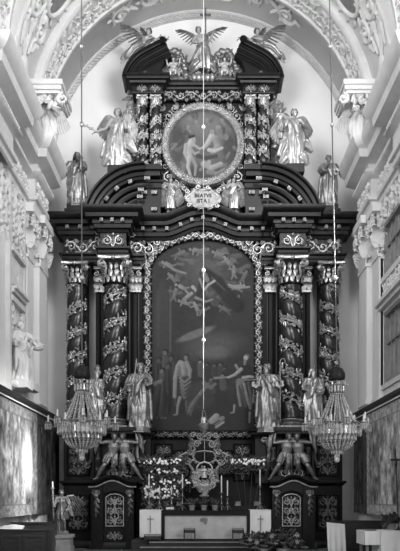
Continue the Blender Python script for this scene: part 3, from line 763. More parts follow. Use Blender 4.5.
m.sweep(hp, [(-.2, 4.36), (.03, 4.36), (.06, 4.44), (.14, 4.48), (.16, 4.58), (.24, 4.62), (.26, 4.70), (.2, 4.73), (-.2, 4.73)]); m.build('upper_cornice', W_, pod)
for s in (-1, 1):
    m = MB(); pp = [(4.35, .25), (5.62, .25), (5.62, 1.95)]
    if s < 0: pp = [(-x, y) for x, y in pp][::-1]
    m.sweep(pp, [(-.2, 2.5), (.02, 2.5), (.08, 2.58), (.14, 2.62), (.14, 2.7), (-.2, 2.72)])
    path = [(s*3.53+.95*t, 2.52+.24*(.5+.5*math.cos(PI*max(-1, min(1, t*1.25))))) for t in [i/12-1 for i in range(25)]]
    m.sweep(path, [(-.06, .3), (-.06, -.8), (0, -.86), (.04, -.96), (.10, -1.0), (.16, -1.0), (.18, .3)], 'xz'); m.build('lower_cornice', W_, pod)
for s in (-1, 1):
    m = MB(); path = [(s*3.53+.93*t, 2.44+.24*(.5+.5*math.cos(PI*max(-1, min(1, t*1.25))))) for t in [i/12-1 for i in range(25)]]
    m.sweep(path, [(-.02, -.7), (-.02, -.84), (.035, -.84), (.035, -.7)], 'xz'); m.build('arch_fillet', MAT['gilt_dim'], pod)
hp = [(x/2.05*2.72 if abs(x) < 2.1 else x, y) for x, y in hp]
m = MB(); m.sweep(hp, [(-.2, 0), (.10, 0), (.10, .22), (.04, .30), (-.2, .34)]); m.build('plinth', W_, pod)
def carved_panel(parent, x0, x1, z0, z1, y, mat='gilt_dim', fr=.06, rows=None, name='carved_panel'):
    m = MB(); m.box(x0-fr, x1+fr, y-.02, y+.05, z0-fr, z1+fr); b = m.build(name, MAT['wood2'], parent, smooth=False)
    m = MB(); m.sweep([(x0-fr, z0-fr), (x0-fr, z1+fr), (x1+fr, z1+fr), (x1+fr, z0-fr)], [(0, y), (0, y-.06), (-.03, y-.08), (-fr, y-.05), (-fr, y)], 'xz', closed=True); m.build('panel_moulding', W_, b)
    m = MB(); damask(m, straight(((x0+x1)/2, y-.02, (z0+z1)/2), (1,0,0), (0,0,1), (0,-1,0)), x1-x0, z1-z0, .05, rows); m.build('scroll_relief', MAT[mat], b)
    return b
for s in (-1, 1):
    a, b = sorted((s*4.62, s*5.42))
    carved_panel(pod, a, b, .75, 2.1, .23); carved_panel(pod, a, b, 2.95, 4.1, .23)
    for u in (2.75, 4.12): carved_panel(pod, s*u-.1, s*u+.1, 2.95, 4.15, -.58, rows=3)
    a, b = sorted((s*.55, s*1.15)); carved_panel(pod, a, b, 2.95, 3.9, .28)
    a, b = sorted((s*1.28, s*1.9)); carved_panel(pod, a, b, 3.72, 4.15, .28, rows=1); carved_panel(pod, a, b, 2.75, 3.4, .28, rows=1)
    # door
    dx = s*3.46; m = MB(); m.box(dx-.46, dx+.46, -.58, -.5, .2, 2.3); d = m.build('door', MAT['wood2'], pod, smooth=False)
    m = MB(); f = straight((dx, -.6, 1.5), (1,0,0), (0,0,1), (0,-1,0)); damask(m, f, .66, 1.12, .04, 3)
    m.sweep([(dx-.36, .90), (dx-.36, 2.05), (dx-.2, 2.16), (dx, 2.19), (dx+.2, 2.16), (dx+.36, 2.05), (dx+.36, .90)], [(0, -.58), (0, -.63), (-.03, -.63), (-.03, -.58)], 'xz', closed=True); m.build('gilded_grille', MAT['gilt'], d)
    m = MB(); damask(m, straight((dx, -.6, .52), (1,0,0), (0,0,1), (0,-1,0)), .68, .34, .04, 1); m.build('gilded_grille', MAT['gilt'], d)
    for u in (2.86, 4.16):
        m = MB(); f = straight((s*u, -.78, 2.0), (1,0,0), (0,0,1), (0,-1,0))
        spiral(m, f, -.07, .22, .09, 1, 0, 1.5, .25, .1); spiral(m, f, .07, .22, .09, -1, PI, 1.5, .25, .1)
        m.ell(f(0, .1, .05), (.09, .07, .1), 8, 6)
        for k in range(6): leaf(m, f, 0, .02-.11*k, -PI/2+.3*(-1)**k, .24, .17-.016*k, .08)
        m.build('bracket', MAT['gilt_dim'], pod)
    for k, (dy, ) in enumerate(((-.78,),)):
        a, b = sorted((s*3.02, s*4.05))
for s in (-1, 1):
    for u, k in ((2.42, 1), (4.62, -1)):
        m = MB(); f = straight((s*u, -.57 if k > 0 else .1, 3.8), (1,0,0), (0,0,1), (0,-1,0))
        m.tube([f(s*k*.16*math.cos(a)-.0, .45*math.sin(a), .08) for a in [-PI*.62+PI*1.24*i/14 for i in range(15)]], [.07]*15, 8, round_=True)
        spiral(m, f, s*k*-.02, .46, .14, s*k, 0, 1.4, .3, .14); spiral(m, f, s*k*-.02, -.48, .12, -s*k, 0, 1.4, .3, .14)
        m.build('scroll_bracket', MAT['gilt_dim'], pod)
m = MB(); f = straight((-1.98, .0, 4.55), (1,0,0), (0,0,1), (0,-1,0)); rinceau(m, f, 3.96, .2, .05); m.build('leaf_strip', MAT['gilt_dim'], pod)

# --- dark wall behind the columns
bk = thing('altar_back_wall', 'tall black panelled back wall rising between the twisted columns', 'altar wall', (0, 1.2, 4.7))
m = MB(); m.box(-4.42, 4.42, .9, 1.95, 4.7, 11.5); m.build('panel', MAT['wood2'], bk, smooth=False)
for s in (-1, 1): m = MB(); a, b = sorted((s*4.85, s*5.55)); m.box(a, b, 1.25, 1.95, 4.7, 11.5); m.build('panel', MAT['wood2'], bk, smooth=False)
for s in (-1, 1):
    for u0, u1 in ((2.62, 2.95), (3.0, 4.3)):
        m = MB(); a, b = sorted((s*u0, s*u1)); m.sweep([(a, 4.9), (a, 11.3), (b, 11.3), (b, 4.9)], [(0, .9), (0, .84), (-.05, .82), (-.09, .86), (-.09, .9)], 'xz', closed=True); m.build('panel_moulding', W_, bk)

# gilded pilaster capitals on the wall, seen to both sides of the inner columns
for s in (-1, 1):
    for xc in (2.78, 4.2):
        m = MB()
        for row, (z, L) in enumerate(((10.55, .42), (10.85, .46))):
            for q in range(3): acanthus3d(m, (s*xc+(q-1)*.16, .84, z), (0, -1, 0), (0, 0, 1), L, .2, .9)
        m.box(s*xc-.27, s*xc+.27, .62, .9, 11.36, 11.48); m.box(s*xc-.24, s*xc+.24, .76, .9, 10.46, 10.54)
        f = straight((s*xc, .74, 11.2), (1,0,0), (0,0,1), (0,-1,0))
        for e in (-1, 1): spiral(m, f, e*.17, 0, .11, e, PI/2, 1.4, .22, .1, False)
        m.build('pilaster_capital', MAT['gilt'], bk)

# --- great twisted columns
def column(s, x, y, z0, zc, z1, R, pitch, label, seed, leafsize=.3, base=.42, dens=1.0, lid=1.5, group='great twisted columns'):
    t = thing('twisted_column', label, 'column', (x, y, z0), group); ph = 0 if s > 0 else PI
    m = MB(); b = base
    m.box(x-R*1.15, x+R*1.15, y-R*1.15, y+R*1.15, z0, z0+b*.3)
    m.lathe((x, y, z0+b*.28), [(R*1.12, 0), (R*1.15, b*.1), (R*1.2, b*.22), (R*1.16, b*.28), (R*1.1, b*.38), (R*1.2, b*.44), (R*1.24, b*.52), (R*1.18, b*.6), (R*1.0, b*.66), (R*.98, b*.74)], 28); m.build('base', MAT['gilt_dim'], t)
    m = MB(); twisted_shaft(m, x, y, z0+b, zc, R, pitch, ph, hand=-s); m.build('shaft', MAT['marble'], t, ang=None)
    m = MB(); garland(m, x, y, z0+b, zc, R, pitch, ph, leafsize, seed, 3.4, PI, .21, -s); m.build('garland', MAT['gilt'], t)
    m = MB(); bl = MB(); capital(m, x, y, zc, z1, R*.95, lid, bl); cp_ = m.build('capital', MAT['gilt'], t); bl.build('bell', MAT['wood2'], cp_)
    return t
for s in (-1, 1):
    S = SIDE[s]
    column(s, s*3.51, -.1, 4.73, 10.45, 11.52, .47, 1.02, 'thick black twisted column with gilded garland immediately %s of the large painting' % S, 11+s, .20)
    column(s, s*5.16, .6, 4.73, 10.65, 11.52, .42, .95, 'slimmer outermost black twisted column at the far %s of the altar' % S, 21+s, .19)

# --- main entablature
ent = thing('altar_entablature', 'deep black main cornice with gilded frieze above the twisted columns', 'cornice', (0, .6, 11.5))
FR = [(2.35, .4), (3.02, .4), (3.02, -.55), (4.04, -.55), (4.04, .2), (5.6, .2), (5.6, 1.95)]
CORN = [(-.3, 12.42), (.06, 12.42), (.1, 12.52), (.2, 12.56), (.22, 12.70), (.27, 12.72), (.27, 12.88), (.5, 12.90), (.52, 13.04), (.6, 13.08), (.68, 13.2), (.68, 13.3), (-.3, 13.3)]
ARC_ = [(-.3, 11.5), (.02, 11.5), (.03, 11.6), (.08, 11.62), (.09, 11.72), (.18, 11.78), (.18, 11.84), (-.3, 11.84)]
mc = MB()
for s in (-1, 1):
    ma, mf = MB(), MB()
    pp = FR if s > 0 else [(-x, y) for x, y in FR][::-1]
    mc.sweep(pp, CORN); ma.sweep(pp, ARC_); mf.sweep(pp, [(-.3, 11.8), (0, 11.8), (0, 12.46), (-.3, 12.46)])
    for x0, x1, y in ((3.02, 4.04, -.55), (4.04, 5.6, .2), (2.35, 3.02, .4)): a, b = sorted((s*x0, s*x1)); mf.box(a, b, y+.25, 1.95, 11.52, 13.28)
    ma.build('architrave', W_, ent); mf.build('frieze', W_, ent, smooth=False)
rise = lambda x: .44*(.5+.5*math.cos(PI*max(-1, min(1, x/1.55))))
cp = [(-2.45+4.9*i/48, 12.42+rise(-2.45+4.9*i/48)) for i in range(49)]
mc.sweep(cp, [(z-12.42, .4-o) for o, z in CORN], 'xz')
mc.build('cornice', W_, ent); m = MB(); m.box(-2.4, 2.4, .95, 1.95, 11.52, 13.25); m.build('backing', W_, ent, smooth=False)
def modillion(x, y, z, w=.12, d=.17, h=.13, parent=ent, ang=0.0):
    m = MB(); Rm = Matrix.Rotation(-ang, 3, 'Y')
    ax, ay, az = Rm @ Vector((1,0,0)), Vector((0,1,0)), Rm @ Vector((0,0,1)); c = Vector((x, y-d/2, z))
    m.obox(c, ax, ay, az, w/2, d/2, h/2); m.ell(c+Vector((0,-d/2,0)), (w*.42, .03, h*.42), 8, 6)
    m.build('modillion', MAT['gilt_dim'], parent, smooth=False)
for s in (-1, 1):
    for x in (3.12, 3.53, 3.94): modillion(s*x, -.80, 12.8)
    for x in (4.4, 4.9, 5.4): modillion(s*x, -.05, 12.8)
    for x in (1.45, 1.95, 2.4, 2.8): modillion(s*x, .15, 12.8+rise(x))
    for x in (.45, .9): modillion(s*x, .15, 12.8+rise(x), ang=-s*.25)
    m = MB(); rinceau(m, straight((s*4.82-.72, .2, 12.12), (1,0,0), (0,0,1), (0,-1,0)), 1.44, .56, .08); m.build('frieze_scroll', G_, ent)
    m = MB(); damask(m, straight((s*3.53, -.56, 12.12), (1,0,0), (0,0,1), (0,-1,0)), .92, .56, .08, 1); m.build('frieze_scroll', G_, ent)
    m = MB(); rinceau(m, straight((s*2.66-.36, .4, 12.1), (1,0,0), (0,0,1), (0,-1,0)), .72, .6, .08); m.build('frieze_scroll', G_, ent)
    # stepped gilded brackets between the cornice breaks
    for x, y, z in ((4.2, .2, 12.62), (4.2, .2, 12.35), (2.85, .38, 12.6)):
        m = MB(); f = straight((s*x, y-.24, z), (1,0,0), (0,0,1), (0,-1,0)); spiral(m, f, 0, 0, .12, s, 0, 1.3, .25, .08); m.build('frieze_scroll', MAT['gilt_dim'], ent)
modillion(0, .15, 12.8+rise(0))

# --- big painting
PY = .55
pt = thing('altar_painting', 'large dark arched oil painting of robed figures below a floating crowd, in gilded frame', 'painting', (0, PY, 4.6))
hw, zb, zs, rt = 2.12, 4.66, 11.2, 1.33
def arch_path(e=0.0, n=36):
    return [(-hw-e, zb), (-hw-e, zs)]+[(-(hw+e)*math.cos(PI*i/n), zs+(rt+e)*math.sin(PI*i/n)) for i in range(1, n)]+[(hw+e, zs), (hw+e, zb)]
m = MB(); m.sweep(arch_path(), [(-.03, .74), (-.03, PY-.08), (.02, PY-.14), (.24, PY-.14), (.28, PY-.06), (.28, .74)], 'xz')
m.box(-hw-.28, hw+.28, PY-.14, .74, zb-.03, zb+.1); m.build('frame', W_, pt)
f, L = along(arch_path(.13), PY-.13); m = MB(); rinceau(m, f, L, .26, .06, 1.15); m.build('frame_carving', G_, pt)
for s in (-1, 1):
    m = MB()
    f = straight((0, PY-.12, 0), (1,0,0), (0,0,1), (0,-1,0))
    for x, z, r_, k in ((2.22, 12.08, .24, 1), (1.85, 12.38, .17, -1), (2.38, 11.62, .17, -1), (1.5, 12.55, .12, 1)):
        spiral(m, f, s*x, z, r_*.9, k*s, PI*.5, 1.5, .12, .08)
        for q in range(5): leaf(m, f, s*x+r_*.9*math.cos(q*1.3), z+r_*.9*math.sin(q*1.3), q*1.3+.8, .17, .1, .06, 0, .3)
    for k in range(7): leaf(m, f, s*(1.4+.16*k), 12.62-.11*k, (PI/2 if k % 2 else 0)+.4*s, .26, .15, .07, 0, .3)
    m.build('spandrel_carving', G_, pt)

# --- curved broken pediments
def pediment(s):
    cx, cz, R, a0 = s*2.29, 12.71, 2.45, math.asin(.59/2.45)
    t = thing('curved_pediment', 'curved black half pediment with gilded blocks on the %s of the main cornice' % SIDE[s], 'pediment', (s*3.4, .1, 13.3), 'broken pediment halves')
    if s > 0: path = [(cx+R*math.cos(PI/2-(PI/2-a0)*i/28), cz+R*math.sin(PI/2-(PI/2-a0)*i/28)) for i in range(29)]
    else: path = [(cx-R*math.cos(a0+(PI/2-a0)*i/28), cz+R*math.sin(a0+(PI/2-a0)*i/28)) for i in range(29)]
    m = MB(); m.sweep(path, [(-.50, .9), (-.50, -.22), (-.40, -.26), (-.38, -.34), (-.26, -.38), (-.24, -.58), (-.12, -.62), (-.06, -.74), (0, -.76), (0, .9)], 'xz'); m.build('cornice', W_, t)
    m = MB()
    for r0, y in ((.62, -.1), (.86, .02), (1.1, .12)):
        m.sweep([(cx+(x-cx)*(1-r0/R), cz+(z-cz)*(1-r0/R)) for x, z in path], [(-.16, .9), (-.16, y), (-.06, y-.06), (0, y-.06), (0, .9)], 'xz')
    m.build('inner_moulding', W_, t)
    m = MB(); n = 18
    w = [(cx+s*1.95*math.cos(a0*.3+(PI/2-a0*.3)*i/n), cz+1.95*math.sin(a0*.3+(PI/2-a0*.3)*i/n)) for i in range(n+1)]
    w = [(x, max(z, 13.25)) for x, z in w]
    m.poly(w+[(cx, 13.25)], .3, .9); m.build('tympanum', W_, t, smooth=False)
    for a in (20, 37, 54, 72):
        r = math.radians(a); q = R-.53
        modillion(cx+s*q*math.cos(r), -.2, cz+q*math.sin(r), .15, .16, .15, t, ang=-s*(PI/2-r)) if False else modillion(cx+s*q*math.cos(r), -.2, cz+q*math.sin(r), .16, .16, .13, t, ang=(r-PI/2)*s)
    m = MB(); f = straight((s*3.1, .0, 13.3), (1,0,0), (0,0,1), (0,-1,0))
    for k in range(7): leaf(m, f, -.24+.08*k, .02, PI/2+.22*(3-k), .42-.05*abs(k-3), .16, .14)
    m.ell(f(0, .34, .1), (.12, .09, .14), 8, 6); m.ell(f(0, .1, .06), (.24, .09, .12), 8, 6); m.build('shell_ornament', G_, t)
    # cut end, stepped down to the upper columns
    m = MB(); a, b = sorted((s*1.62, s*2.34))
    for x0, x1, y, z0, z1 in ((1.66, 2.32, -.5, 14.95, 15.16), (1.70, 2.30, -.38, 14.75, 14.95), (1.66, 2.72, -.02, 14.42, 14.62), (1.60, 2.80, -.10, 14.62, 14.72), (1.70, 2.62, .06, 13.3, 14.42)):
        a, b = sorted((s*x0, s*x1)); m.box(a, b, y, .9, z0, z1) if z0 < 14.7 or True else None
    m.build('stepped_end', W_, t, smooth=False)
    for x, y, z in ((2.45, -.26, 14.2), (2.5, -.2, 13.95), (1.95, .04, 14.22), (2.35, .04, 14.22), (1.95, .04, 13.55), (2.2, -.4, 14.6)):
        modillion(s*x, y, z, .22, .12, .12, t)
    return t
pediment(-1); pediment(1)

# --- upper storey
up = thing('altar_upper_storey', 'black upper storey of the altar with gilded carving around the round painting', 'altar storey', (0, 1.2, 13.3))
m = MB(); m.box(-2.8, 2.8, .92, 1.9, 13.3, 18.6)
for s in (-1, 1):
    a, b = sorted((s*.78, s*1.6)); m.box(a, b, .55, .95, 13.3, 14.5)
m.build('body', MAT['wood2'], up, smooth=False)
for s in (-1, 1):
    for x in (1.22, 1.42):
        m = MB(); m.box(s*x-.055, s*x+.055, .49, .56, 13.45, 14.4); m.build('pilaster_strip', MAT['gilt_dim'], up, smooth=False)
UF = [(-2.82, 1.9), (-2.82, .2), (-1.62, .2), (-1.62, .7), (1.62, .7), (1.62, .2), (2.82, .2), (2.82, 1.9)]
m = MB(); m.sweep(UF, [(-.4, 18.60), (.03, 18.60), (.06, 18.65), (.12, 18.68), (.14, 18.76), (.24, 18.80), (.26, 18.88), (.30, 18.92), (.30, 18.98), (-.4, 18.98)]); 
m.box(-2.8, 2.8, .8, 1.8, 18.55, 18.97); m.build('cornice', W_, up)
m = MB(); m.sweep(UF, [(-.4, 18.28), (.02, 18.28), (.05, 18.32), (.05, 18.35), (0, 18.36), (0, 18.62), (-.4, 18.62)]); m.build('frieze', W_, up)
m = MB(); rinceau(m, straight((-1.6, .68, 18.46), (1,0,0), (0,0,1), (0,-1,0)), 3.2, .36, .07, 1.2); m.build('frieze_scroll', G_, up)
for s in (-1, 1):
    for x in (1.93, 2.46):
        m = MB(); damask(m, straight((s*x, .19, 18.48), (1,0,0), (0,0,1), (0,-1,0)), .46, .30, .07, 1); m.build('frieze_scroll', G_, up)
    # scrolls in the corners around the roundel
    f = straight((0, .86, 0), (1,0,0), (0,0,1), (0,-1,0))
    for half in (0, 1):
        m = MB()
        for x, z, r_, k in ((1.40, 17.70, .19, 1), (1.15, 17.98, .14, -1), (1.52, 17.35, .12, -1), (.8, 18.1, .09, 1), (1.42, 15.2, .2, -1), (1.15, 14.9, .17, 1), (1.55, 15.65, .13, 1), (.75, 14.75, .13, -1), (1.5, 14.8, .14, 1)):
            if (z > 16.4) == bool(half): spiral(m, f, s*x, z, r_, k*s, PI*.5, 1.5, .13, .08)
        for x, z, a in ((1.25, 17.6, 2.2), (1.6, 17.0, 1.6), (1.3, 15.35, 4), (1.6, 15.9, 1.6), (.95, 14.85, 3), (1.0, 18.1, .2), (1.6, 17.95, .8)):
            for e in (-.5, .3, 1.0):
                if (z > 16.4) == bool(half): leaf(m, f, s*x, z, a+e if s > 0 else PI-a-e, .26, .13, .07)
        m.build('corner_scrolls', MAT['gilt'], up)
    # pierced foliage wing outside the columns
    m = MB(); f = straight((0, .95, 0), (1,0,0), (0,0,1), (0,-1,0)); r = random.Random(40)
    for x, z, r_, k in ((2.95, 17.9, .26, 1), (3.02, 17.3, .22, -1), (3.1, 16.6, .26, 1), (3.15, 15.9, .28, -1), (3.2, 15.3, .3, 1), (2.9, 18.4, .2, -1)):
        spiral(m, f, s*x, z, r_, k*s, 0, 1.5, .22, .1)
        for q in range(6): leaf(m, f, s*x+r.uniform(-.2, .2), z+r.uniform(-.25, .25), r.uniform(0, 6.3), .36, .2, .12, r.uniform(0, .1), .3)
    m.build('foliage_wing', G_, up)
for s in (-1, 1):
    for x, where in ((1.92, 'inner'), (2.46, 'outer')):
        lab = 'slender twisted column wrapped in pale gilded leaves, %s one of the pair %s of the round painting' % (where, SIDE[s])
        t = thing('small_twisted_column', lab, 'column', (s*x, .45, 14.72), 'upper twisted columns')
        z0, zc, z1, R = 14.72, 17.88, 18.28, .20; ph = 0 if s > 0 else PI
        m = MB(); m.box(s*x-.25, s*x+.25, .2, .7, z0, z0+.08); m.lathe((s*x, .45, z0+.07), [(.26, 0), (.27, .04), (.22, .08), (.24, .12), (.19, .16)], 20); m.build('base', G_, t)
        m = MB(); twisted_shaft(m, s*x, .45, z0+.2, zc, R, .62, ph, .22, 20, -s); m.build('shaft', MAT['marble'], t, ang=None)
        m = MB(); garland(m, s*x, .45, z0+.2, zc, R*1.12, .62, ph, .14, int(x*10)+s, 4.2, PI, .26, -s); m.build('garland', MAT['silver'], t)
        m = MB(); bl = MB(); capital(m, s*x, .45, zc, z1, R*.85, 1.35, bl); cp_ = m.build('capital', MAT['silver'], t); bl.build('bell', MAT['gilt_dim'], cp_)
# --- round painting
TZ, TY = 16.44, .72
td = thing('round_painting', 'round oil painting of a stooping bather in a thick gilded wreath frame', 'painting', (0, TY, TZ-1.7))
m = MB(); n = 64; ri = 1.42; ro = 1.70
prof = [(ri-.02, .9), (ri-.02, TY-.06), (ri+.03, TY-.12), (ri+.14, TY-.20), (ri+.24, TY-.14), (ro, TY-.04), (ro, .9)]
m.rings([[(q*math.cos(a), y, TZ+q*math.sin(a)) for q, y in prof] for a in [2*PI*i/n for i in range(n)]], closed=True); m.build('frame', G_, td)
m = MB(); r = random.Random(3)
for i in range(84):
    a = 2*PI*i/84
    f = lambda u, v, w=0, a=a: Vector(((ri+.13+v)*math.cos(a+u/1.55), TY-.16-w, TZ+(ri+.13+v)*math.sin(a+u/1.55)))
    for k in (-1, 1): leaf(m, f, 0, k*.02, k*.6+(PI if i % 2 else 0)*0, .19, .12, .06, 0, .2*k)
    if i % 4 == 0: m.ell(f(0, 0, .05), .05, 7, 5)
m.build('wreath_carving', MAT['gilt'], td)
# --- broken scroll pediments on top
def top_scroll(s):
    t = thing('scroll_pediment', 'black swan-neck pediment half curving up at the top %s of the altar' % SIDE[s], 'pediment', (s*2.4, .7, 18.98), 'top pediment halves')
    y0 = .0; cv = [(81, 77), (79, 70), (74, 61), (65.5, 52.5), (52, 45), (44, 41), (39, 38.5)]
    inn = [(36.5, 42), (37, 52), (40, 60), (43, 68), (44, 77)]
    wx = lambda p: (s*M(p[0], y0), Z(p[1], y0))
    def smooth(pts, k=3):
        P_ = [Vector(p) for p in pts]; out = []
        for i in range(len(P_)-1):
            p0, p1, p2, p3 = P_[max(0, i-1)], P_[i], P_[i+1], P_[min(len(P_)-1, i+2)]
            for j in range(k):
                u = j/k; out.append(.5*((2*p1)+(-p0+p2)*u+(2*p0-5*p1+4*p2-p3)*u*u+(-p0+3*p1-3*p2+p3)*u**3))
        out.append(P_[-1]); return [tuple(p) for p in out]
    up_ = smooth([wx(p) for p in cv]); dn = smooth([wx(p) for p in inn])
    m = MB(); m.poly(up_+dn, y0+.22, 1.2); m.build('body', W_, t, smooth=False)
    path = up_ if s < 0 else up_[::-1]
    m = MB()
    for o0, y, w in ((0, -.05, .14), (-.2, .04, .13), (-.38, .1, .12), (-.56, .16, .1)):
        m.sweep(path, [(o0, 1.2), (o0, y-.05), (o0-w*.4, y-.05), (o0-w*.6, y), (o0-w, y+.03), (o0-w, 1.2)], 'xz')
    m.build('moulding', W_, t)
    m = MB(); f = straight((s*M(40, 0), -.08, Z(41, 0)), (1,0,0), (0,0,1), (0,-1,0)); spiral(m, f, 0, 0, .14, s, 0, 1.5, .3, .1, False); m.build('scroll_eye', W_, t)
    m = MB(); f = straight((s*M(60, 0), .2, Z(72, 0)), (1,0,0), (0,0,1), (0,-1,0))
    for k in range(5): leaf(m, f, 0, 0, PI/2+.5*(k-2), .2, .1, .05)
    m.build('leaf_boss', MAT['gilt_dim'], t)
top_scroll(-1); top_scroll(1)
# ---------------------------------------------------------------- pictures (plain generic compositions)
def big_picture(U, V):
    """figures brushed in picture-plane units: x 152..254 across, y 237 (top)..434 (bottom)"""
    x = 152+102*U; y = 434-197*V; g = random.Random(4)
    A = .016+.012*(vnoise(U, V, 6, 11, 3)-.3)
    S = lambda p, w0, w1, v, **k: stroke(A, x, y, p, w0, w1, v, **k)
    E = lambda cx, cy, rx, ry, rot, v, soft=.6, al=.9: stamp(A, x, y, cx, cy, rx, ry, rot, v, soft, al)
    # sky glow round the floating group, distant land, column
    E(206, 268, 34, 32, 0, .050, 1.6, .9); E(203, 292, 40, 14, 10, .036, 1.4, .8); E(212, 345, 44, 20, -8, .05, 1.5, .9); E(196, 333, 24, 5, -22, .085, .8, .9); E(214, 352, 20, 9, 0, .065, 1.2, .9)
    E(163, 330, 9, 55, 0, .026, .4, .9); S([(171.5, 285), (171.5, 350)], 1.0, 1.0, .05, alpha=.8); S([(160, 290), (160, 345)], 2.0, 2.0, .034, alpha=.6)
    E(205, 424, 60, 14, 0, .020, 1.2, .9)
    def drape(px, py, w, h, v, n=5, lean=0.0):
        E(px+lean*.5, py+h/2, w*1.05, h*.56, 0, v*.35, .5, .95)
        for i in range(n):
            t = (i+.5)/n*2-1; xx = px+t*w*.8; S([(xx*.6+px*.4, py), (xx+lean*.5+g.uniform(-1, 1), py+h*.5), (xx+lean+g.uniform(-1.5, 1.5), py+h)], w*.17, w*.22, v*g.uniform(.55, 1.3), shade=.45)
    def head(px, py, v, r=2.6, hair=.012):
        E(px+.6, py-1.0, r*1.15, r*1.15, 0, hair, .4, 1); E(px-.3, py+.4, r*.8, r, 0, v, .4, 1)
    def putto(px, py, a, v):
        c, s_ = math.cos(a), math.sin(a); S([(px, py), (px+c*6, py+s_*6)], 2.3, 1.9, v); S([(px+c*5, py+s_*5), (px+c*9+s_*3, py+s_*9-c*3)], 1.2, .8, v*.9); S([(px+c*5, py+s_*5), (px+c*10-s_*2, py+s_*10+c*2)], 1.2, .8, v*.8); S([(px, py), (px-s_*5, py+c*5)], 1.1, .7, v); head(px-c*3.2, py-s_*3.2, v*1.1, 1.9)
    # clouds and flying crowd
    for i in range(60):
        t = g.uniform(0, 6.28); q = g.uniform(.55, 1.05); px = 205+40*math.cos(t)*q; py = 274+28*math.sin(t)*q
        S([(px, py), (px+g.uniform(-7, 7), py+g.uniform(-3, 3))], g.uniform(1.5, 4), g.uniform(1, 3), g.uniform(.022, .075), alpha=.75)
    for px, py, a, v in ((167, 261, .5, .10), (172, 274, .9, .08), (182, 250, 2.6, .07), (194, 247, .2, .10), (205, 247, 2.8, .09), (216, 250, .4, .09), (226, 257, 1.0, .10), (233, 267, 1.6, .10), (240, 284, 3.0, .12), (232, 285, .3, .11), (236, 297, 2.2, .08), (180, 284, .5, .12), (190, 293, 2.4, .13), (183, 300, .4, .10), (196, 304, 1.2, .12), (206, 307, 2.6, .08), (222, 306, .6, .06), (176, 290, 1.8, .08), (244, 272, 2.0, .07)): putto(px, py, a, v)
    S([(166, 261), (176, 268), (186, 271)], 1.5, 1.2, .11); S([(193, 285), (198, 291), (206, 297)], 1.9, 1.2, .17); S([(228, 283), (238, 286), (248, 285)], 1.6, 1.1, .13)
    # seated woman in dark mantle
    S([(206, 272), (216, 280), (227, 294), (236, 304)], 7, 8, .010, shade=.6); S([(204, 276), (200, 292), (206, 302)], 4.5, 5, .014, shade=.6); S([(212, 276), (224, 288)], 1.2, .8, .034); S([(203, 292), (216, 302)], 1.3, 1, .03)
    S([(204.5, 273), (207, 278)], 2.8, 2.6, .10); S([(214, 279), (208, 283), (204.5, 288)], 1.5, 1.1, .17); S([(200, 277), (203, 286)], 1.5, 1.2, .11); head(204, 268.5, .26, 2.5); S([(196, 296), (206, 300), (212, 298)], 1.6, 1.1, .10)
    # crowd at the left
    for px, py, v in ((166, 352, .07), (172, 358, .05), (160, 360, .04), (163, 371, .08), (169, 366, .045)): head(px, py, v, 2.8); drape(px, py+4, 6, 44, v*.55, 4)
    S([(156, 384), (162, 381)], 2.4, 1.8, .09); S([(158, 388), (156, 405)], 3, 4, .028); drape(162, 386, 9, 30, .03, 5, -3)
    # standing man seen from behind
    head(186.5, 357, .09, 2.8); E(183.5, 370, 7.5, 9, 8, .085, .5, 1); S([(181, 362), (178.5, 366), (176, 378), (175.5, 397)], 2.6, 2.0, .13, shade=.5); S([(187, 362), (190.5, 370), (190, 376)], 2.3, 1.8, .12, shade=.5); S([(183, 363), (184.5, 374)], 2.8, 2.2, .135, shade=.5)
    E(186, 388, 7, 14, 4, .03, .5, 1)
    for i in range(5): S([(180.5+i*.5, 378+3.6*i), (185, 382.5+4*i), (191, 377.5+4.2*i)], 1.3, .9, .10-.008*i, shade=.5)
    S([(180.5, 398), (178.5, 406), (177.8, 414)], 1.9, 1.1, .115); S([(178, 415), (174.5, 415.5)], 1.1, .8, .10); S([(187, 402), (187, 412)], 1.5, 1, .05)
    # kneeling group in the middle
    for px, py, v in ((200.5, 362, .12), (207, 365, .05), (214, 366, .06), (220, 365, .07), (224, 369, .05), (211, 380, .09), (222, 376, .11)): head(px, py, v, 2.4); S([(px, py+3), (px+1, py+12)], 3.4, 4, v*.4)
    E(200, 396, 16, 18, -30, .026, .6, .95)
    for i in range(8): S([(208-1.5*i+g.uniform(-1, 1), 384+2*i), (200-1.2*i, 394+2.2*i), (190-.3*i+3*(i % 2), 405+1.6*i)], 1.7, 1.1, g.uniform(.045, .095), shade=.6)
    S([(214, 378), (222, 377.5), (227, 377)], 1.4, 1, .11); S([(204, 383), (211, 388), (215, 384)], 2.4, 1.6, .075)
    # standing man at the right with book
    E(246, 378, 7.5, 18, -4, .012, .5, .95); head(244.8, 357, .20, 3.0, .05); S([(244, 360.5), (243.5, 364)], 1.8, 1.2, .10); S([(240, 369), (234, 374.5), (227.5, 377.5)], 2.1, 1.2, .17, shade=.5); S([(235, 365), (237, 369)], 1.6, 1.2, .12)
    S([(242, 377.5), (248, 376.5), (254, 377)], 1.7, 1.3, .18); S([(243, 380), (253, 379.5)], 1.0, .8, .10); E(239, 382, 5, 4.5, 0, .10, .6, .95)
    for p, v in (([(236.5, 385), (237.5, 395), (239.5, 406)], .11), ([(240, 384), (241.5, 394), (246, 404)], .07), ([(243, 384), (245, 394), (249, 409)], .12), ([(247, 383), (249, 394), (250.5, 405)], .06), ([(239, 390), (242, 399), (245, 407)], .04)): S(p, 1.5, 1.5, v, shade=.6)
    S([(233.5, 406), (233, 412)], 1.3, 1, .14); S([(233, 413), (230, 413.6)], 1.1, .8, .12); S([(248.5, 413), (248, 423)], 1.4, 1, .12); S([(253, 382), (253, 392), (252, 402)], 1.6, 1.3, .12, shade=.6)
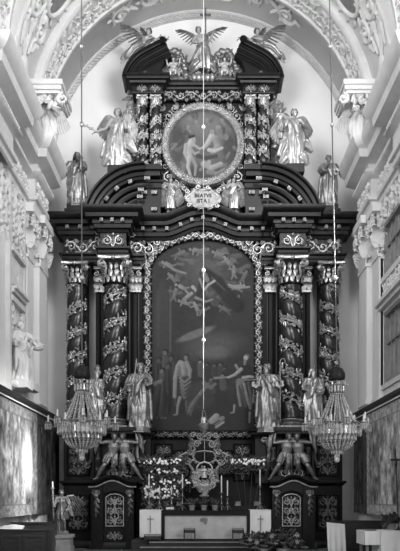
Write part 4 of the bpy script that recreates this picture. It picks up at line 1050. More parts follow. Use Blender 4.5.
    # open book and box on the ground
    S([(211, 422), (216, 417)], 3.0, 3.0, .16, soft=.3); S([(215, 424), (222, 419)], 2.2, 2.2, .11, soft=.3); S([(216, 428), (223, 423)], 1.3, 1.0, .17, soft=.3); S([(212, 426), (219, 421)], .6, .6, .02)
    return A*(.80+.4*vnoise(U, V, 40, 80, 8))*1.1
z1_ = zs+rt
def pos_big(u, v): return (-hw-.02+(2*hw+.04)*u, PY+.02, zb+(z1_-zb)*v)
def mask_big(u, v):
    x = -hw+2*hw*u; z = zb+(z1_-zb)*v
    return z < zs or (x/(hw+.05))**2+((z-zs)/(rt+.05))**2 < 1
canvas('canvas', MAT['paint'], pt, 190, 360, pos_big, big_picture, mask_big)
def tondo_picture(U, V):
    x = 168+70*U; y = 181-70*V; g = random.Random(9); A = .11+.07*(vnoise(U, V, 6, 6, 5)-.4)
    S = lambda p, w0, w1, v, **k: stroke(A, x, y, p, w0, w1, v, **k)
    E = lambda cx, cy, rx, ry, rot, v, soft=.7, al=.9: stamp(A, x, y, cx, cy, rx, ry, rot, v, soft, al)
    E(203, 124, 28, 18, 0, .17, 1.2, .8); E(203, 176, 36, 14, 0, .05, 1, .9); E(178, 145, 9, 26, 0, .06, .9, .9); E(230, 150, 10, 22, 0, .055, 1, .9)
    for i in range(40):
        t = g.uniform(0, 6.28); px = 203+30*math.cos(t)*g.uniform(.7, 1.05); py = 146+30*math.sin(t)*g.uniform(.7, 1.05); S([(px, py), (px+g.uniform(-5, 5), py+g.uniform(-5, 5))], 2, 1.4, g.uniform(.05, .2), alpha=.7)
    # bending bather
    S([(192, 142), (188, 149), (190, 158)], 4.2, 3.4, .34, shade=.5); S([(186, 145), (185, 153), (188, 160)], 2.2, 1.8, .3); S([(189.5, 158), (188, 167), (191, 177)], 2.6, 1.3, .33, shade=.5); S([(193, 159), (196, 166), (195, 175)], 2.2, 1.2, .22); S([(194, 145), (200, 149), (205, 146)], 1.5, 1.0, .30); S([(190, 148), (195, 154), (199, 152)], 1.4, 1, .27)
    E(193.5, 139.5, 2.4, 2.8, 0, .28, .4, 1); S([(190, 137), (194, 136)], 1.8, 1.4, .03)
    # figure leaning in from the right, cherubs, reclining figure below
    S([(212, 136), (208, 143), (204, 148)], 3.4, 2.0, .34, shade=.5); S([(216, 139), (218, 147), (213, 152)], 4.2, 3, .2, shade=.6); S([(209, 150), (215, 151), (222, 148)], 2.2, 1.6, .36); E(212, 132, 2.5, 2.8, 0, .24, .4, 1); E(218, 127.5, 3, 3, 0, .22, .5, 1); S([(218, 131), (222, 138)], 2.8, 2, .16); E(226, 137, 3, 4, 0, .16, .6, 1)
    for px, py in ((196, 122), (207, 120), (188, 127), (222, 120)): E(px, py, 2.3, 2.3, 0, .22, .6, .9); S([(px, py+2), (px+3, py+5)], 1.6, 1.2, .18)
    S([(204, 164), (212, 168), (221, 164)], 3.6, 2.6, .26, shade=.5); S([(209, 172), (217, 174), (224, 170)], 3, 2, .16, shade=.5); E(209, 162, 2.3, 2.3, 0, .28, .5, 1); S([(198, 156), (206, 158), (216, 156)], 2.4, 2, .05); S([(184, 166), (183, 176)], 2.4, 2, .15)
    return A*.62
canvas('canvas', MAT['paint'], td, 130, 130, lambda u, v: (1.44*(2*u-1), TY+.02, TZ+1.44*(2*v-1)), tondo_picture, lambda u, v: (2*u-1)**2+(2*v-1)**2 < 1)

# hangings on the side walls
def weave_picture(seed, light=1.0, glare=None):
    def p(U, V):
        A = .16*light*(.0+2.2*vnoise(U, V, 7, 6, seed)**1.3)*(.0+2.2*vnoise(U, V, 30, 14, seed+1)**1.3)
        for i in range(14):
            g = random.Random(seed*50+i); stamp(A, U, V, g.random(), .15+.65*g.random(), g.uniform(.02, .06), g.uniform(.08, .28), g.uniform(-12, 12), g.uniform(.05, .3)*light, .7, .6, .5, 12)
        if glare: stamp(A, U, V, glare[0], .50, glare[1], .36, 3, glare[2], 1.8, 1.0); stamp(A, U, V, glare[0]+.05, .5, .05, .34, 2, glare[2], 1.5, .9)  # pale glare patch painted into the weave colours, with a streak inside it
        A *= .7+.6*vnoise(U, V, 60, 60, seed+3, 2)
        edge = np.minimum(np.minimum(U*hang_w, (1-U)*hang_w), np.minimum(V, 1-V)*5.0)
        bd = edge < .5; B = .17*light*(.25+1.5*vnoise(U, V, 44, 36, seed+9, 2)); A = np.where(bd, B, A)
        A = np.where((edge > .46) & (edge < .54), .09*light, A)
        return A
    return p
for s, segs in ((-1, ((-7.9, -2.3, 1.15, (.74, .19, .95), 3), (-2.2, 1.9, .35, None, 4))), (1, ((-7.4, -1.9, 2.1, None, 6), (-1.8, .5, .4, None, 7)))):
    for k, (y0, y1, lt, gl, sd) in enumerate(segs, 1):
        hang_w = y1-y0; x0 = -6.14 if s < 0 else 6.14
        names = {(-1, 1): 'large figured wall hanging with a painted-on glare patch on the left wall', (-1, 2): 'dark narrow hanging in the left corner beside the altar',
                 (1, 1): 'large grey figured hanging behind the draped side table on the right wall', (1, 2): 'dark narrow hanging in the right corner beside the altar'}
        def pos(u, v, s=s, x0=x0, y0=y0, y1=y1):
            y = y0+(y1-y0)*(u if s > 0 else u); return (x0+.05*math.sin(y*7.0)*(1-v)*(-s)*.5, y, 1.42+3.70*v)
        ob = canvas('wall_hanging', MAT['weave'], None, 110, 90, pos, weave_picture(sd, lt, gl)); tag(ob, names[s, k], 'tapestry', 'woven wall hangings')
        so = ob.modifiers.new('thick', 'SOLIDIFY'); so.thickness = .03; so.offset = 0
# ---------------------------------------------------------------- sculpture
SV, GS, GY, FL, FD, HR = MAT['silver'], MAT['gold_statue'], MAT['grey_statue'], MAT['flesh'], MAT['flesh_dim'], MAT['hair']
def put(px, py, y): return P(px, py, y)
def staff(fig, a, b, r=.008, name='staff', mat=None, crook=False, cross=False):
    m = MB(); a, b = fig.w(a), fig.w(b); m.tube([a, a.lerp(b, .5), b], r*fig.H, 8, round_=True); H = fig.H
    if crook:
        pts = []
        for i in range(16):
            t = i/15*4.6; q = .045*(1-.13*t); pts.append(b+Vector((-.045*H*0+(q*math.cos(PI-t)+.045)*H*-1*-1, 0, q*math.sin(PI-t)*H*1.2)))
        m.tube(pts, r*.9*H, 8, round_=True)
    if cross:
        for q, w in ((.05, .06), (.1, .045)): c = b.lerp(a, q); m.tube([c-Vector((w*H, 0, 0)), c+Vector((w*H, 0, 0))], r*H, 6, round_=True)
    return m.build(name, mat or MAT['gilt_dim'], fig.t)
# saints beside the great columns
def saint(px, py, y, H, label, pose, head, seed, cloak, kind, beard, mat, yaw=0, flesh=FD, plinth=True, hairm=None, curl=(.5, .5), flare=1.0):
    loc = put(px, py, y)
    f = Fig('saint_statue', label, 'statue', loc, H, pose, yaw, head, 'saint statues of the altar')
    f.body(flesh if flesh else mat, curl=curl); f.hair(hairm or mat, kind, beard, seed); f.robe(mat, seed, cloak=cloak, flare=flare)
    if plinth: f.plinth(MAT['gilt_dim'])
    return f
S1 = saint(139.5, 429.5, -.75, 2.62, 'bearded gilded saint statue with diagonal staff left of the large painting', dict(wL=(-.145,-.13,.60), eL=(-.17,-.02,.66), wR=(.13,-.16,.72), eR=(.17,-.04,.66), kL=(-.06,-.05,.285), head=(.01,-.02,.915)), (10, 0, 22), 1, 1, 'short', True, GS, flesh=None)
staff(S1, (-.10,-.16,.42), (-.03,-.16,1.02), .010)
S2 = saint(268, 429.5, -.75, 2.58, 'bearded gilded saint statue with curled crozier right of the large painting', dict(wR=(.16,-.13,.70), eR=(.18,-.02,.66), wL=(-.20,-.14,.70), eL=(-.17,-.02,.64), kR=(.06,-.05,.285), head=(-.02,-.02,.915)), (6, 0, -30), 2, -1, 'short', True, GS, flesh=None)
staff(S2, (.17,-.15,.1), (.17,-.15,1.0), .009, 'crozier', crook=True)
S3 = saint(97.5, 428, .0, 2.36, 'gilded saint statue in tall cap half hidden by the left chandelier', dict(wR=(.14,-.15,.66), eR=(.17,-.03,.64), wL=(-.14,-.14,.62)), (5, 0, -15), 3, -1, 'short', True, MAT['gilt'], flesh=None, flare=.64)
m = MB(); c = S3.hp((0, .01, .05)); m.lathe(tuple(c), [(.115, 0), (.125, .03), (.13, .12), (.10, .2), (.02, .26)], 14); m.build('cap', MAT['gilt_dim'], S3.t)
S4 = saint(312.5, 428, .0, 2.42, 'bearded gilded saint statue partly behind the right chandelier', dict(wL=(-.12,-.15,.68), eL=(-.17,-.03,.66), wR=(.10,-.16,.60)), (4, 0, 24), 4, 1, 'long', True, MAT['gilt'], flesh=None, flare=.64)
# saints standing on the ends of the main cornice
S5 = saint(76.5, 205.5, -.1, 2.14, 'dark haired bearded saint statue standing on the left end of the main cornice', dict(wR=(.10,-.17,.73), eR=(.16,-.05,.66), wL=(-.24,-.06,.56), eL=(-.19,.0,.66), head=(.015,-.015,.915)), (0, 6, 25), 5, 1, 'long', True, GS, hairm=HR)
m = MB(); m.ell(S5.w((.12,-.19,.80)), (.08, .06, .09), 10, 8); m.tube([S5.w((.10,-.18,.6)), S5.w((.12,-.2,.84))], .03, 8, round_=True); m.build('held_child', MAT['gilt_dim'], S5.t)
S6 = saint(328.5, 205.5, -.1, 2.02, 'bald robed saint statue standing on the right end of the main cornice', dict(wL=(-.07,-.17,.70), eL=(-.17,-.04,.65), wR=(.12,-.15,.62), eR=(.17,-.03,.64)), (12, 0, 15), 6, -1, 'short', False, GS, hairm=FD)
for f in (S5, S6):
    m = MB(); c = f.o; m.box(c.x-.42, c.x+.42, c.y-.38, c.y+.42, 13.32, 13.42); m.box(c.x-.34, c.x+.34, c.y-.3, c.y+.34, 13.42, c.z-.04); m.build('pedestal', MAT['wood'], f.t, smooth=False)

# winged figures
def angel(px, py, y, H, label, pose, head, seed, cloak, wl, wr, mat, flesh, yaw=0, plinth=False, robe=True, kind='curls', group='winged angels of the altar', hairm=None, wmat=None, flare=1.0, curl=(.4, .4), flutter=()):
    f = Fig('angel_statue', label, 'statue', put(px, py, y), H, pose, yaw, head, group)
    f.body(flesh, curl=curl, female=True); f.hair(hairm or HR, kind, False, seed)
    if robe: f.robe(mat, seed, cloak=cloak, sleeves=False, cape=False, flare=flare, flutter=flutter)
    f.wings(wmat or mat, wl, wr)
    if plinth: f.plinth(MAT['gilt_dim'])
    return f
A1 = angel(117.5, 169, -.25, 2.42, 'large silvered angel holding out a wand, on the left curved pediment', dict(wL=(-.33,-.12,.55), eL=(-.19,-.04,.64), wR=(.18,-.12,.60), aL=(-.08,.02,.045), kL=(-.08,-.03,.29)), (4, 0, -18), 7, 1, ((-.15,.1,.15), (-.04,.05,-.34)), ((.13,.1,.17), (.04,.05,-.42)), SV, FL, hairm=MAT['grey_statue'], flare=.95, flutter=[(Vector((-.08,.02,.5)), Vector((-.17,.02,.36)), Vector((-.27,.03,.2)), .085), (Vector((.08,.03,.5)), Vector((.2,.02,.4)), Vector((.3,.03,.27)), .085), (Vector((-.08,.0,.3)), Vector((-.15,-.02,.16)), Vector((-.24,.0,.05)), .08), (Vector((.06,.0,.3)), Vector((.15,-.02,.16)), Vector((.22,.0,.04)), .08)])
m = MB(); a = A1.w((-.33,-.14,.55)); b = put(81.5, 123.5, -.5); m.tube([a+(a-b)*.12, a.lerp(b, .4), b], .028, 8, round_=True)
for i in range(5): m.ell(a.lerp(b, .25+.18*i)+Vector((0, 0, .03*(-1)**i)), (.05, .03, .06), 8, 6)
m.ell(b, .08, 8, 6); m.build('flowering_wand', SV, A1.t)
A2 = angel(294.5, 167.5, -.25, 2.34, 'large silvered angel with arm across its body, on the right curved pediment', dict(wR=(.10,-.16,.66), eR=(.19,-.03,.66), wL=(-.20,-.12,.72), eL=(-.18,.0,.66), aR=(.08,.02,.045), kR=(.07,-.03,.29)), (4, 0, 20), 8, -1, ((-.15,.1,.16), (-.05,.05,-.42)), ((.14,.1,.13), (.04,.05,-.34)), SV, SV, hairm=MAT['grey_statue'], flare=.95, flutter=[(Vector((-.08,.02,.5)), Vector((-.17,.02,.36)), Vector((-.27,.03,.2)), .085), (Vector((.08,.03,.5)), Vector((.2,.02,.4)), Vector((.3,.03,.27)), .085), (Vector((-.08,.0,.3)), Vector((-.15,-.02,.16)), Vector((-.24,.0,.05)), .08), (Vector((.06,.0,.3)), Vector((.15,-.02,.16)), Vector((.22,.0,.04)), .08)])
for f in (A1, A2):
    m = MB(); c = f.o; m.box(c.x-.36, c.x+.36, c.y-.32, c.y+.36, c.z-.3, c.z+.03); m.build('pedestal', MAT['wood'], f.t, smooth=False)
# small angels beside them, nestled against the columns
for s, px, py in ((-1, 127.5, 136), (1, 280.5, 135)):
    f = angel(px, py, .1, 1.05, 'small silvered angel perched between the large angel and the %s columns' % SIDE[s], dict(pelvis=(0,0,.45), hL=(-.05,0,.44), hR=(.05,0,.44), kL=(-.07,-.16,.40), kR=(.07,-.16,.38), aL=(-.07,-.1,.16), aR=(.08,-.12,.14), wL=(-.20,-.1,.62), wR=(.2,-.1,.66)), (6, 0, 14*s), 12, 0, ((-.18,.1,.12), (-.05,.05,-.22)), ((.18,.1,.12), (.05,.05,-.22)), SV, SV, robe=False, hairm=MAT['grey_statue'])
    f.cloth('drapery', SV, [(['hL', (-.03,-.12,.42), (0,-.16,.3), (.03,-.12,.08)], [.09, .1, .09, .06], 7, .18, 4), ([(0,.04,.42), (0,.05,.2), (.0,.0,-.15)], [.13, .14, .08], 8, .2, 3)])
    m = MB(); c = f.o
    for k in range(12): m.ell((c.x+rnd.uniform(-.2, .2), .35+rnd.uniform(-.1, .1), c.z-.1-.12*k), (rnd.uniform(.10, .17), .12, rnd.uniform(.1, .15)), 9, 7)
    m.build('cloud', MAT['gilt_dim'], f.t)
# cartouche with inscription, carried by two angels
ct = thing('cartouche', 'pale shield shaped cartouche with black inscription between two angels under the round painting', 'cartouche', (0, -.3, 13.5))
c0 = put(203, 198.5, -.3); m = MB(); n = 40
def cart(e, dz=0): return [(c0.x+(.60+.05*math.cos(4*a))*e*math.cos(a), 0, c0.z+dz+(.34+.03*math.cos(6*a))*e*math.sin(a)) for a in [2*PI*i/n for i in range(n)]]
m.rings([[(x, y, z) for x, _, z in cart(e)] for e, y in ((1, -.1), (1.02, -.28), (.97, -.33), (.9, -.34))]); m.build('shield', MAT['plate'], ct)
m = MB(); ring = cart(1.04); f, L = along([(x, z) for x, _, z in ring+[ring[0]]][::-1], -.30)
m.tube([(x, -.33, z) for x, _, z in ring], .05, 8, closed=True); rinceau(m, f, L, .2, .07); 
f = straight((c0.x, -.36, c0.z), (1,0,0), (0,0,1), (0,-1,0))
for s in (-1, 1):
    spiral(m, f, s*.62, .26, .10, s, 0, 1.5, .2, .1); spiral(m, f, s*.55, -.3, .09, -s, 0, 1.5, .2, .1); spiral(m, f, s*.2, .40, .09, -s, 0, 1.5, .25, .1)
m.build('scroll_border', MAT['gilt'], ct)
for txt, dz, sz in (('BEATVS', .03, .20), ('ISTA I', -.18, .21)):
    cu = bpy.data.curves.new('inscription', 'FONT'); cu.body = txt; cu.size = sz; cu.align_x = 'CENTER'; cu.extrude = .008; cu.offset = .006
    tmp = bpy.data.objects.new('t', cu); C.objects.link(tmp); bpy.context.view_layer.update()
    me = bpy.data.meshes.new_from_object(tmp.evaluated_get(bpy.context.evaluated_depsgraph_get())); bpy.data.objects.remove(tmp)
    o = bpy.data.objects.new('inscription', me); C.objects.link(o); o.parent = ct; me.materials.clear(); me.materials.append(MAT['wood'])
    o.rotation_euler = (PI/2, 0, 0); o.location = Vector((c0.x, -.35, c0.z+dz))-wloc(ct)
for s, px in ((-1, 170.5), (1, 234)):
    e = s
    f = angel(px, 213.2, -.08, 1.42, 'half kneeling gilded angel holding the %s edge of the inscribed cartouche' % SIDE[s],
        dict(wL=(-.14 if s < 0 else -.30, -.16, .78 if s > 0 else .62), wR=(.30 if s < 0 else .14, -.16, .78 if s < 0 else .62), eL=(-.2,-.05,.68), eR=(.2,-.05,.68), pelvis=(s*.03,0,.47), hL=(s*.03-.05,0,.46), hR=(s*.03+.05,0,.46), kL=(-.08,-.14,.30), kR=(.08,-.12,.28)),
        (8, 0, -28*s), 14+s, 0, ((-.18,.1,.10) if s < 0 else (-.12,.1,.12), (-.10,.05,-.62)), ((.12,.1,.12) if s < 0 else (.18,.1,.10), (.10,.05,-.62)), MAT['gilt'], FL, robe=False)
    f.cloth('drapery', MAT['gilt'], [([(s*.02,0,.56), (s*.03,-.03,.42), (0,-.05,.26), (0,-.03,.1)], [(.11,.09), (.13,.12), (.13,.12), (.14,.12)], 9, .2, 4), ([(.10*s,-.02,.80), (0,-.07,.68), (-.11*s,-.02,.52)], [.04, .05, .06], 5, .2, 4)])
# angels lying on the top scrolls
def top_angel(s):
    loc = put(203+s*61, 50, .25)
    q = lambda x, y, z: (s*x, y, z)
    L, R = ('L', 'R') if s > 0 else ('R', 'L')      # R = outer side
    pose = {'pelvis': q(.0,-.02,.02), 'belly': q(-.05,-.04,.085), 'chest': q(-.10,-.05,.16), 'neck': q(-.13,-.06,.245), 'head': q(-.15,-.08,.325),
        's'+L: q(-.21,-.07,.20), 's'+R: q(-.02,-.03,.23), 'e'+L: q(-.27,-.12,.11), 'e'+R: q(-.05,-.15,.12), 'w'+L: q(-.35,-.08,.20), 'w'+R: q(-.19,-.17,.14),
        'h'+L: q(-.02,-.05,.0), 'h'+R: q(.05,-.0,.03), 'k'+L: q(.14,-.14,-.06), 'k'+R: q(.22,-.04,-.03), 'a'+L: q(.25,-.10,-.25), 'a'+R: q(.36,-.05,-.22), 'f'+L: q(.6,-.6,-.8), 'f'+R: q(.8,-.3,-.7)}
    lab = 'winged angel lounging on the curved scroll at the top %s of the altar' % SIDE[s]
    f = Fig('angel_statue', lab, 'statue', loc, 1.95, pose, 0, (14, 0, 30*s), 'winged angels of the altar')
    f.body(FL); f.hair(HR, 'curls', False, 20+s)
    f.cloth('drapery', GS, [([q(-.06,-.03,.10), q(.02,-.04,.02), q(.15,-.09,-.05), q(.27,-.08,-.18), q(.30,-.06,-.22)], [.085, .105, .10, .09, .07], 8, .25, 5), ([q(-.03,.02,.26), q(.02,.03,.1), q(.14,.02,-.02), q(.34,.02,-.10), q(.42,.02,-.2)], [.05, .08, .09, .07, .04], 6, .3, 5), ([q(-.22,-.06,.2), q(-.12,-.11,.15), q(-.02,-.10,.1)], [.05, .06, .05], 6, .25, 5)])
    H = 2.15
    for r0, sp, dr in ((q(-.05,.05,.20), q(.30,.06,.32), q(.20,.05,-.16)), (q(-.12,.06,.22), q(.08,.10,.26), q(.16,.05,.04))):
        m = MB(); wing(m, f.w(r0), Vector(sp)*H, Vector(dr)*H, (0,-1,0), 1.0); m.build('wing', GS, f.t)
    m = MB()
    a = f.w(q(-.36,-.09,.20)); m.tube([a, a+Vector((s*-.2, -.05, .0)), a+Vector((s*-.4, -.05, -.12))], [.03, .02, .01], 6, round_=True)
    for k in range(5): leaf(m, straight(a+Vector((s*-.08*k, -.05, -.02*k)), (1,0,0), (0,0,1), (0,-1,0)), 0, 0, (PI if s > 0 else 0)+.6*(-1)**k, .14, .05, .02)
    m.build('palm', MAT['gilt_dim'], f.t)
top_angel(-1); top_angel(1)
# crowning angel under the cross, with two putti in shells
A3 = angel(202, 74.5, .45, 1.95, 'crowning angel with spread wings below the cross on top of the altar', dict(pelvis=(.02,0,.53), chest=(-.03,-.02,.71), neck=(-.06,-.02,.81), head=(-.075,-.04,.895), sL=(-.14,-.01,.77), sR=(.05,0,.80), eL=(-.20,-.08,.62), wL=(-.10,-.16,.56), eR=(.15,-.06,.66), wR=(.22,-.13,.75), kL=(-.03,-.14,.34), aL=(-.1,-.04,.1), kR=(.10,-.10,.30), aR=(.12,-.02,.06)), (10, 0, 12), 17, 0, ((-.36,.12,.26), (-.10,.05,-.16)), ((.42,.12,.30), (.06,.05,-.16)), GS, FL, robe=False)
A3.cloth('drapery', GS, [([(.0,0,.62), (.02,-.03,.5), (.05,-.07,.3), (.03,-.02,.08)], [(.10,.08), (.13,.12), (.15,.13), (.17,.14)], 9, .22, 4), ([(.06,.0,.82), (.10,-.1,.6), (-.05,-.14,.44), (-.2,-.05,.22)], [.035, .05, .06, .05], 5, .25, 5), ([(-.05,-.08,.2), (-.15,-.08,.12), (-.24,-.02,.06)], [.1, .1, .06], 6, .22, 4), ([(.1,-.05,.2), (.2,-.05,.14), (.28,0,.05)], [.09, .09, .05], 6, .22, 4)])
m = MB(); c = A3.o
for k in range(10): m.ell((c.x-.4+.09*k, c.y+.05*(-1)**k, 19.05), (.14, .14, max(.08, c.z-18.97)*.6+.03), 9, 7)
m.build('cloud', GS, A3.t)
cr = thing('altar_cross', 'slender dark cross rising above the crowning angel', 'cross', (X(205.5, .75), .75, 18.98)); m = MB(); xc = X(205.5, .75)
m.box(xc-.035, xc+.035, .72, .78, 18.97, Z(8, .75)); m.box(xc-.22, xc+.22, .72, .78, Z(15, .75)-.035, Z(15, .75)+.035); m.build('cross_bars', MAT['gilt_dim'], cr, smooth=False)
for s in (-1, 1):
    sh = thing('shell_ornament', 'cluster of gilded shells and clouds behind the %s putto on the top cornice' % SIDE[s], 'ornament', (s*1.0, .6, 18.98), 'shell clusters'); m = MB(); r = random.Random(9+s); cx_ = -1.2 if s < 0 else .88
    for k in range(20):
        t = k/19; a = PI*t; x = cx_-math.cos(a)*.52+r.uniform(-.04, .04); z = 18.98+.15+math.sin(a)*1.12+r.uniform(-.04, .04)
        m.ell((x, .62, z), (r.uniform(.10, .16), .12, r.uniform(.10, .15)), 9, 7)
    f = straight((cx_, .7, 19.12), (1,0,0), (0,0,1), (0,-1,0))
    for k in range(11): leaf(m, f, 0, .2, PI*(.02+.96*k/10), .95, .26, .1)
    for k in range(6): spiral(m, f, .50*math.cos(PI*k/5), .2+.86*math.sin(PI*k/5), .17, 1 if k % 2 else -1, k, 1.4, .3, .18)
    m.box(cx_-.5, cx_+.5, .55, .8, 18.97, 19.1); m.build('shells', MAT['gilt_dim'], sh)
    f = Fig('putto_statue', 'chubby pale putto seated in shells, %s of the crowning angel' % SIDE[s], 'statue', (cx_, .42, 19.02), 1.2,
        dict(pelvis=(0,0,.2), belly=(0,-.01,.3), chest=(0,0,.42), neck=(0,0,.53), head=(0,-.015,.635), sL=(-.11,0,.51), sR=(.11,0,.51), eL=(-.19,-.04,.40), eR=(.19,-.04,.44), wL=(-.22,-.12,.50), wR=(.22,-.12,.55), hL=(-.06,0,.19), hR=(.06,0,.19), kL=(-.10,-.17,.2), kR=(.10,-.17,.22), aL=(-.09,-.16,.03), aR=(.07,-.2,.04)), 0, (5, 0, -12*s), 'putti')
    f.body(SV, chubby=1.25); f.hair(HR, 'curls', False, 31)
    f.cloth('drapery', SV, [([(-.14,-.08,.22), (0,-.13,.2), (.14,-.08,.2), (.2,-.02,.1)], [.05, .07, .06, .04], 5, .2, 6)])

# crouching bearers carrying the inner columns
for s, cx in ((-1, 119.0), (1, 292.5)):
    for e in (-1, 1):
        loc = put(cx+e*5.2, 484.5, -.86); loc.z = 2.72
        q = lambda x, y, z: (e*x, y, z)
        I, O = ('L', 'R') if e > 0 else ('R', 'L')
        pose = {'pelvis': q(.03,0,.46), 'belly': q(.02,-.02,.54), 'chest': q(.0,-.03,.655), 'neck': q(.0,-.05,.765), 'head': q(-.02,-.09,.845),
            's'+I: q(-.10,-.03,.75), 's'+O: q(.12,-.03,.74), 'e'+I: q(-.15,.02,.86), 'w'+I: q(-.08,.03,.98), 'e'+O: q(.27,-.03,.72), 'w'+O: q(.23,-.02,.93),
            'h'+I: q(-.02,0,.45), 'h'+O: q(.085,0,.45), 'k'+O: q(.19,-.09,.27), 'a'+O: q(.33,-.02,.045), 'k'+I: q(-.01,-.14,.31), 'a'+I: q(.02,.0,.135), 'f'+O: q(.6,-1,-.1), 'f'+I: q(-.2,-1,-.1)}
        f = Fig('bearer_statue', '%s of the two muscular bearers straining under the %s inner column' % ('left' if e < 0 else 'right', SIDE[s]), 'statue', loc, 1.98, pose, 0, (20, 0, -16*e), 'crouching bearers')
        f.body(GY, chubby=1.2, curl=(.8, .8)); f.hair(HR, 'curls', e*s > 0, 50+e)
        f.cloth('loincloth', GY, [([q(.02,-.01,.53), q(.03,-.01,.47), q(.05,-.02,.42)], [(.095,.075), (.105,.085), (.10,.085)], 9, .22, 5), ([q(.10,-.02,.47), q(.14,-.06,.39), q(.17,-.08,.32)], [.07, .072, .066], 7, .22, 5), ([q(-.05,-.06,.5), q(-.03,-.09,.4), q(-.06,-.06,.28)], [.035, .05, .03], 5, .25, 5)])
        m = MB(); a0 = f.w(q(.25,.03,.95)); b0 = f.w(q(.36,.05,.60))
        m.tube([a0, a0.lerp(b0, .35)+Vector((e*.06, 0, .02)), b0.lerp(a0, .3), b0, b0+Vector((e*.02, 0, -.16))], [.05, .10, .10, .07, .02], 20, 5, .25, 5, ph=1); m.build('fluttering_cloth', MAT['gilt_dim'], f.t)
    sh = thing('carved_trophy', 'gilded foliage carving between the two %s bearers' % SIDE[s], 'ornament', (X(cx, -.8), -.62, 2.75), 'carvings behind the bearers'); m = MB()
    damask(m, straight((X(cx, -.8), -.58, 3.55), (1,0,0), (0,0,1), (0,-1,0)), 1.15, 1.6, .1, 3); m.build('foliage', MAT['gilt'], sh)
    m = MB(); x = X(cx, -.8); m.box(x-.62, x+.62, -1.5, -.5, 4.62, 4.74) if False else m.box(x-.70, x+.70, -1.2, -.6, 4.60, 4.74); m.box(x-.62, x+.62, -1.08, -.6, 4.50, 4.60); m.build('carried_slab', MAT['wood'], sh, smooth=False)
# torch-bearing angel on a stone pedestal
loc = put(61.5, 532, -3.2)
T1 = Fig('torch_angel_statue', 'small dark gilded angel holding a tall torch on a stone block at lower left', 'statue', loc, 1.52, dict(wL=(-.14,-.16,.62), eL=(-.18,-.03,.64), wR=(.17,-.12,.56), eR=(.19,.02,.65), kR=(.07,-.08,.29), aR=(.08,.04,.05), aL=(-.06,0,.045), kL=(-.06,-.02,.285)), 0, (4, 0, 24))
T1.body(MAT['grey_statue']); T1.hair(HR, 'curls', False, 60)
T1.cloth('tunic', MAT['dark_statue'], [([(0,0,.30), (0,-.01,.42), (0,0,.53), (0,0,.62), (0,0,.72), (0,0,.80)], [(.16,.13), (.14,.12), (.10,.08), (.085,.07), (.105,.078), (.07,.05)], 11, .16, 3), (['sL', 'eL'], [.05, .06], 5, .15, 5), (['sR', 'eR'], [.05, .06], 5, .15, 5), ([(.09,.04,.74), (.16,.08,.55), (.22,.06,.36)], [.05, .08, .06], 5, .25, 5)])
T1.wings(MAT['dark_statue'], ((-.20,.12,.03), (-.07,.05,-.34)), ((.26,.12,.04), (.10,.05,-.36)), W=.7); T1.plinth(MAT['gilt_dim'])
m = MB(); a = T1.w((-.15,-.19,.30)); b = T1.w((-.17,-.19,1.06)); m.tube([a, a.lerp(b, .55), b], [.022, .03, .035], 10, round_=True)
for t, r_ in ((.5, .05), (.72, .055), (.95, .075)): m.ell(a.lerp(b, t), (r_, r_, r_*.6), 10, 6)
m.build('torch', MAT['gilt_dim'], T1.t); m = MB(); m.lathe(tuple(b), [(.03, 0), (.03, .17), (.008, .20)], 10); m.build('candle', MAT['wax'], T1.t)
pd = thing('stone_pedestal', 'pale grey stone block under the torch angel', 'pedestal', (loc.x, loc.y, 0)); m = MB()
for e, z0, z1 in ((.46, 0, .12), (.40, .12, .30), (.36, .30, loc.z-.20), (.42, loc.z-.20, loc.z-.08)): m.box(loc.x-e, loc.x+e, loc.y-e*.9, loc.y+e*.9, z0, z1)
m.build('block', MAT['stone'], pd, smooth=False)
# stucco corbel figures under the vault ribs
for s in (-1, 1):
    y = -2.3; x = s*5.72
    f = Fig('stucco_figure', 'white stucco winged figure under the %s springing of the vault rib' % SIDE[s], 'statue', (x, y, 15.02), 1.75, dict(wL=(-.06,-.15,.70), eL=(-.19,-.05,.66), wR=(.06,-.15,.74), eR=(.19,-.05,.68), kL=(-.05,-.06,.28)), -s*25, (14, 0, -10*s), 'stucco figures')
    f.body(MAT['stucco']); f.hair(MAT['stucco'], 'curls', False, 70); f.robe(MAT['stucco'], 9, hem=.0, cloak=s, sleeves=True, flare=.9, cape=True)
    f.wings(MAT['stucco'], ((-.26,.1,.12), (-.03,.05,-.5)), ((.26,.1,.12), (.03,.05,-.5)))
    m = MB(); a, b = sorted((s*5.08, s*6.6)); m.box(a, b, -3.15, -1.25, 16.66, 16.82); m.box(a+.06, b-.06, -3.08, -1.3, 16.55, 16.66); m.box(a-.05, b+.05, -3.2, -1.2, 16.82, 17.0)
    a, b = sorted((s*5.75, s*6.55)); m.box(a, b, -1.75, -1.3, 14.95, 16.56)
    f2 = straight((s*5.6, -2.95, 16.3), (1,0,0), (0,0,1), (0,-1,0))
    for k in range(16): leaf(m, f2, rnd.uniform(-.5, .5), rnd.uniform(-.2, .2), rnd.uniform(0, 6.3), .34, .2, .16, 0, .3)
    spiral(m, f2, .55*s*-1, .08, .2, -s, PI/2, 1.4, .3, .2)
    trim(m)
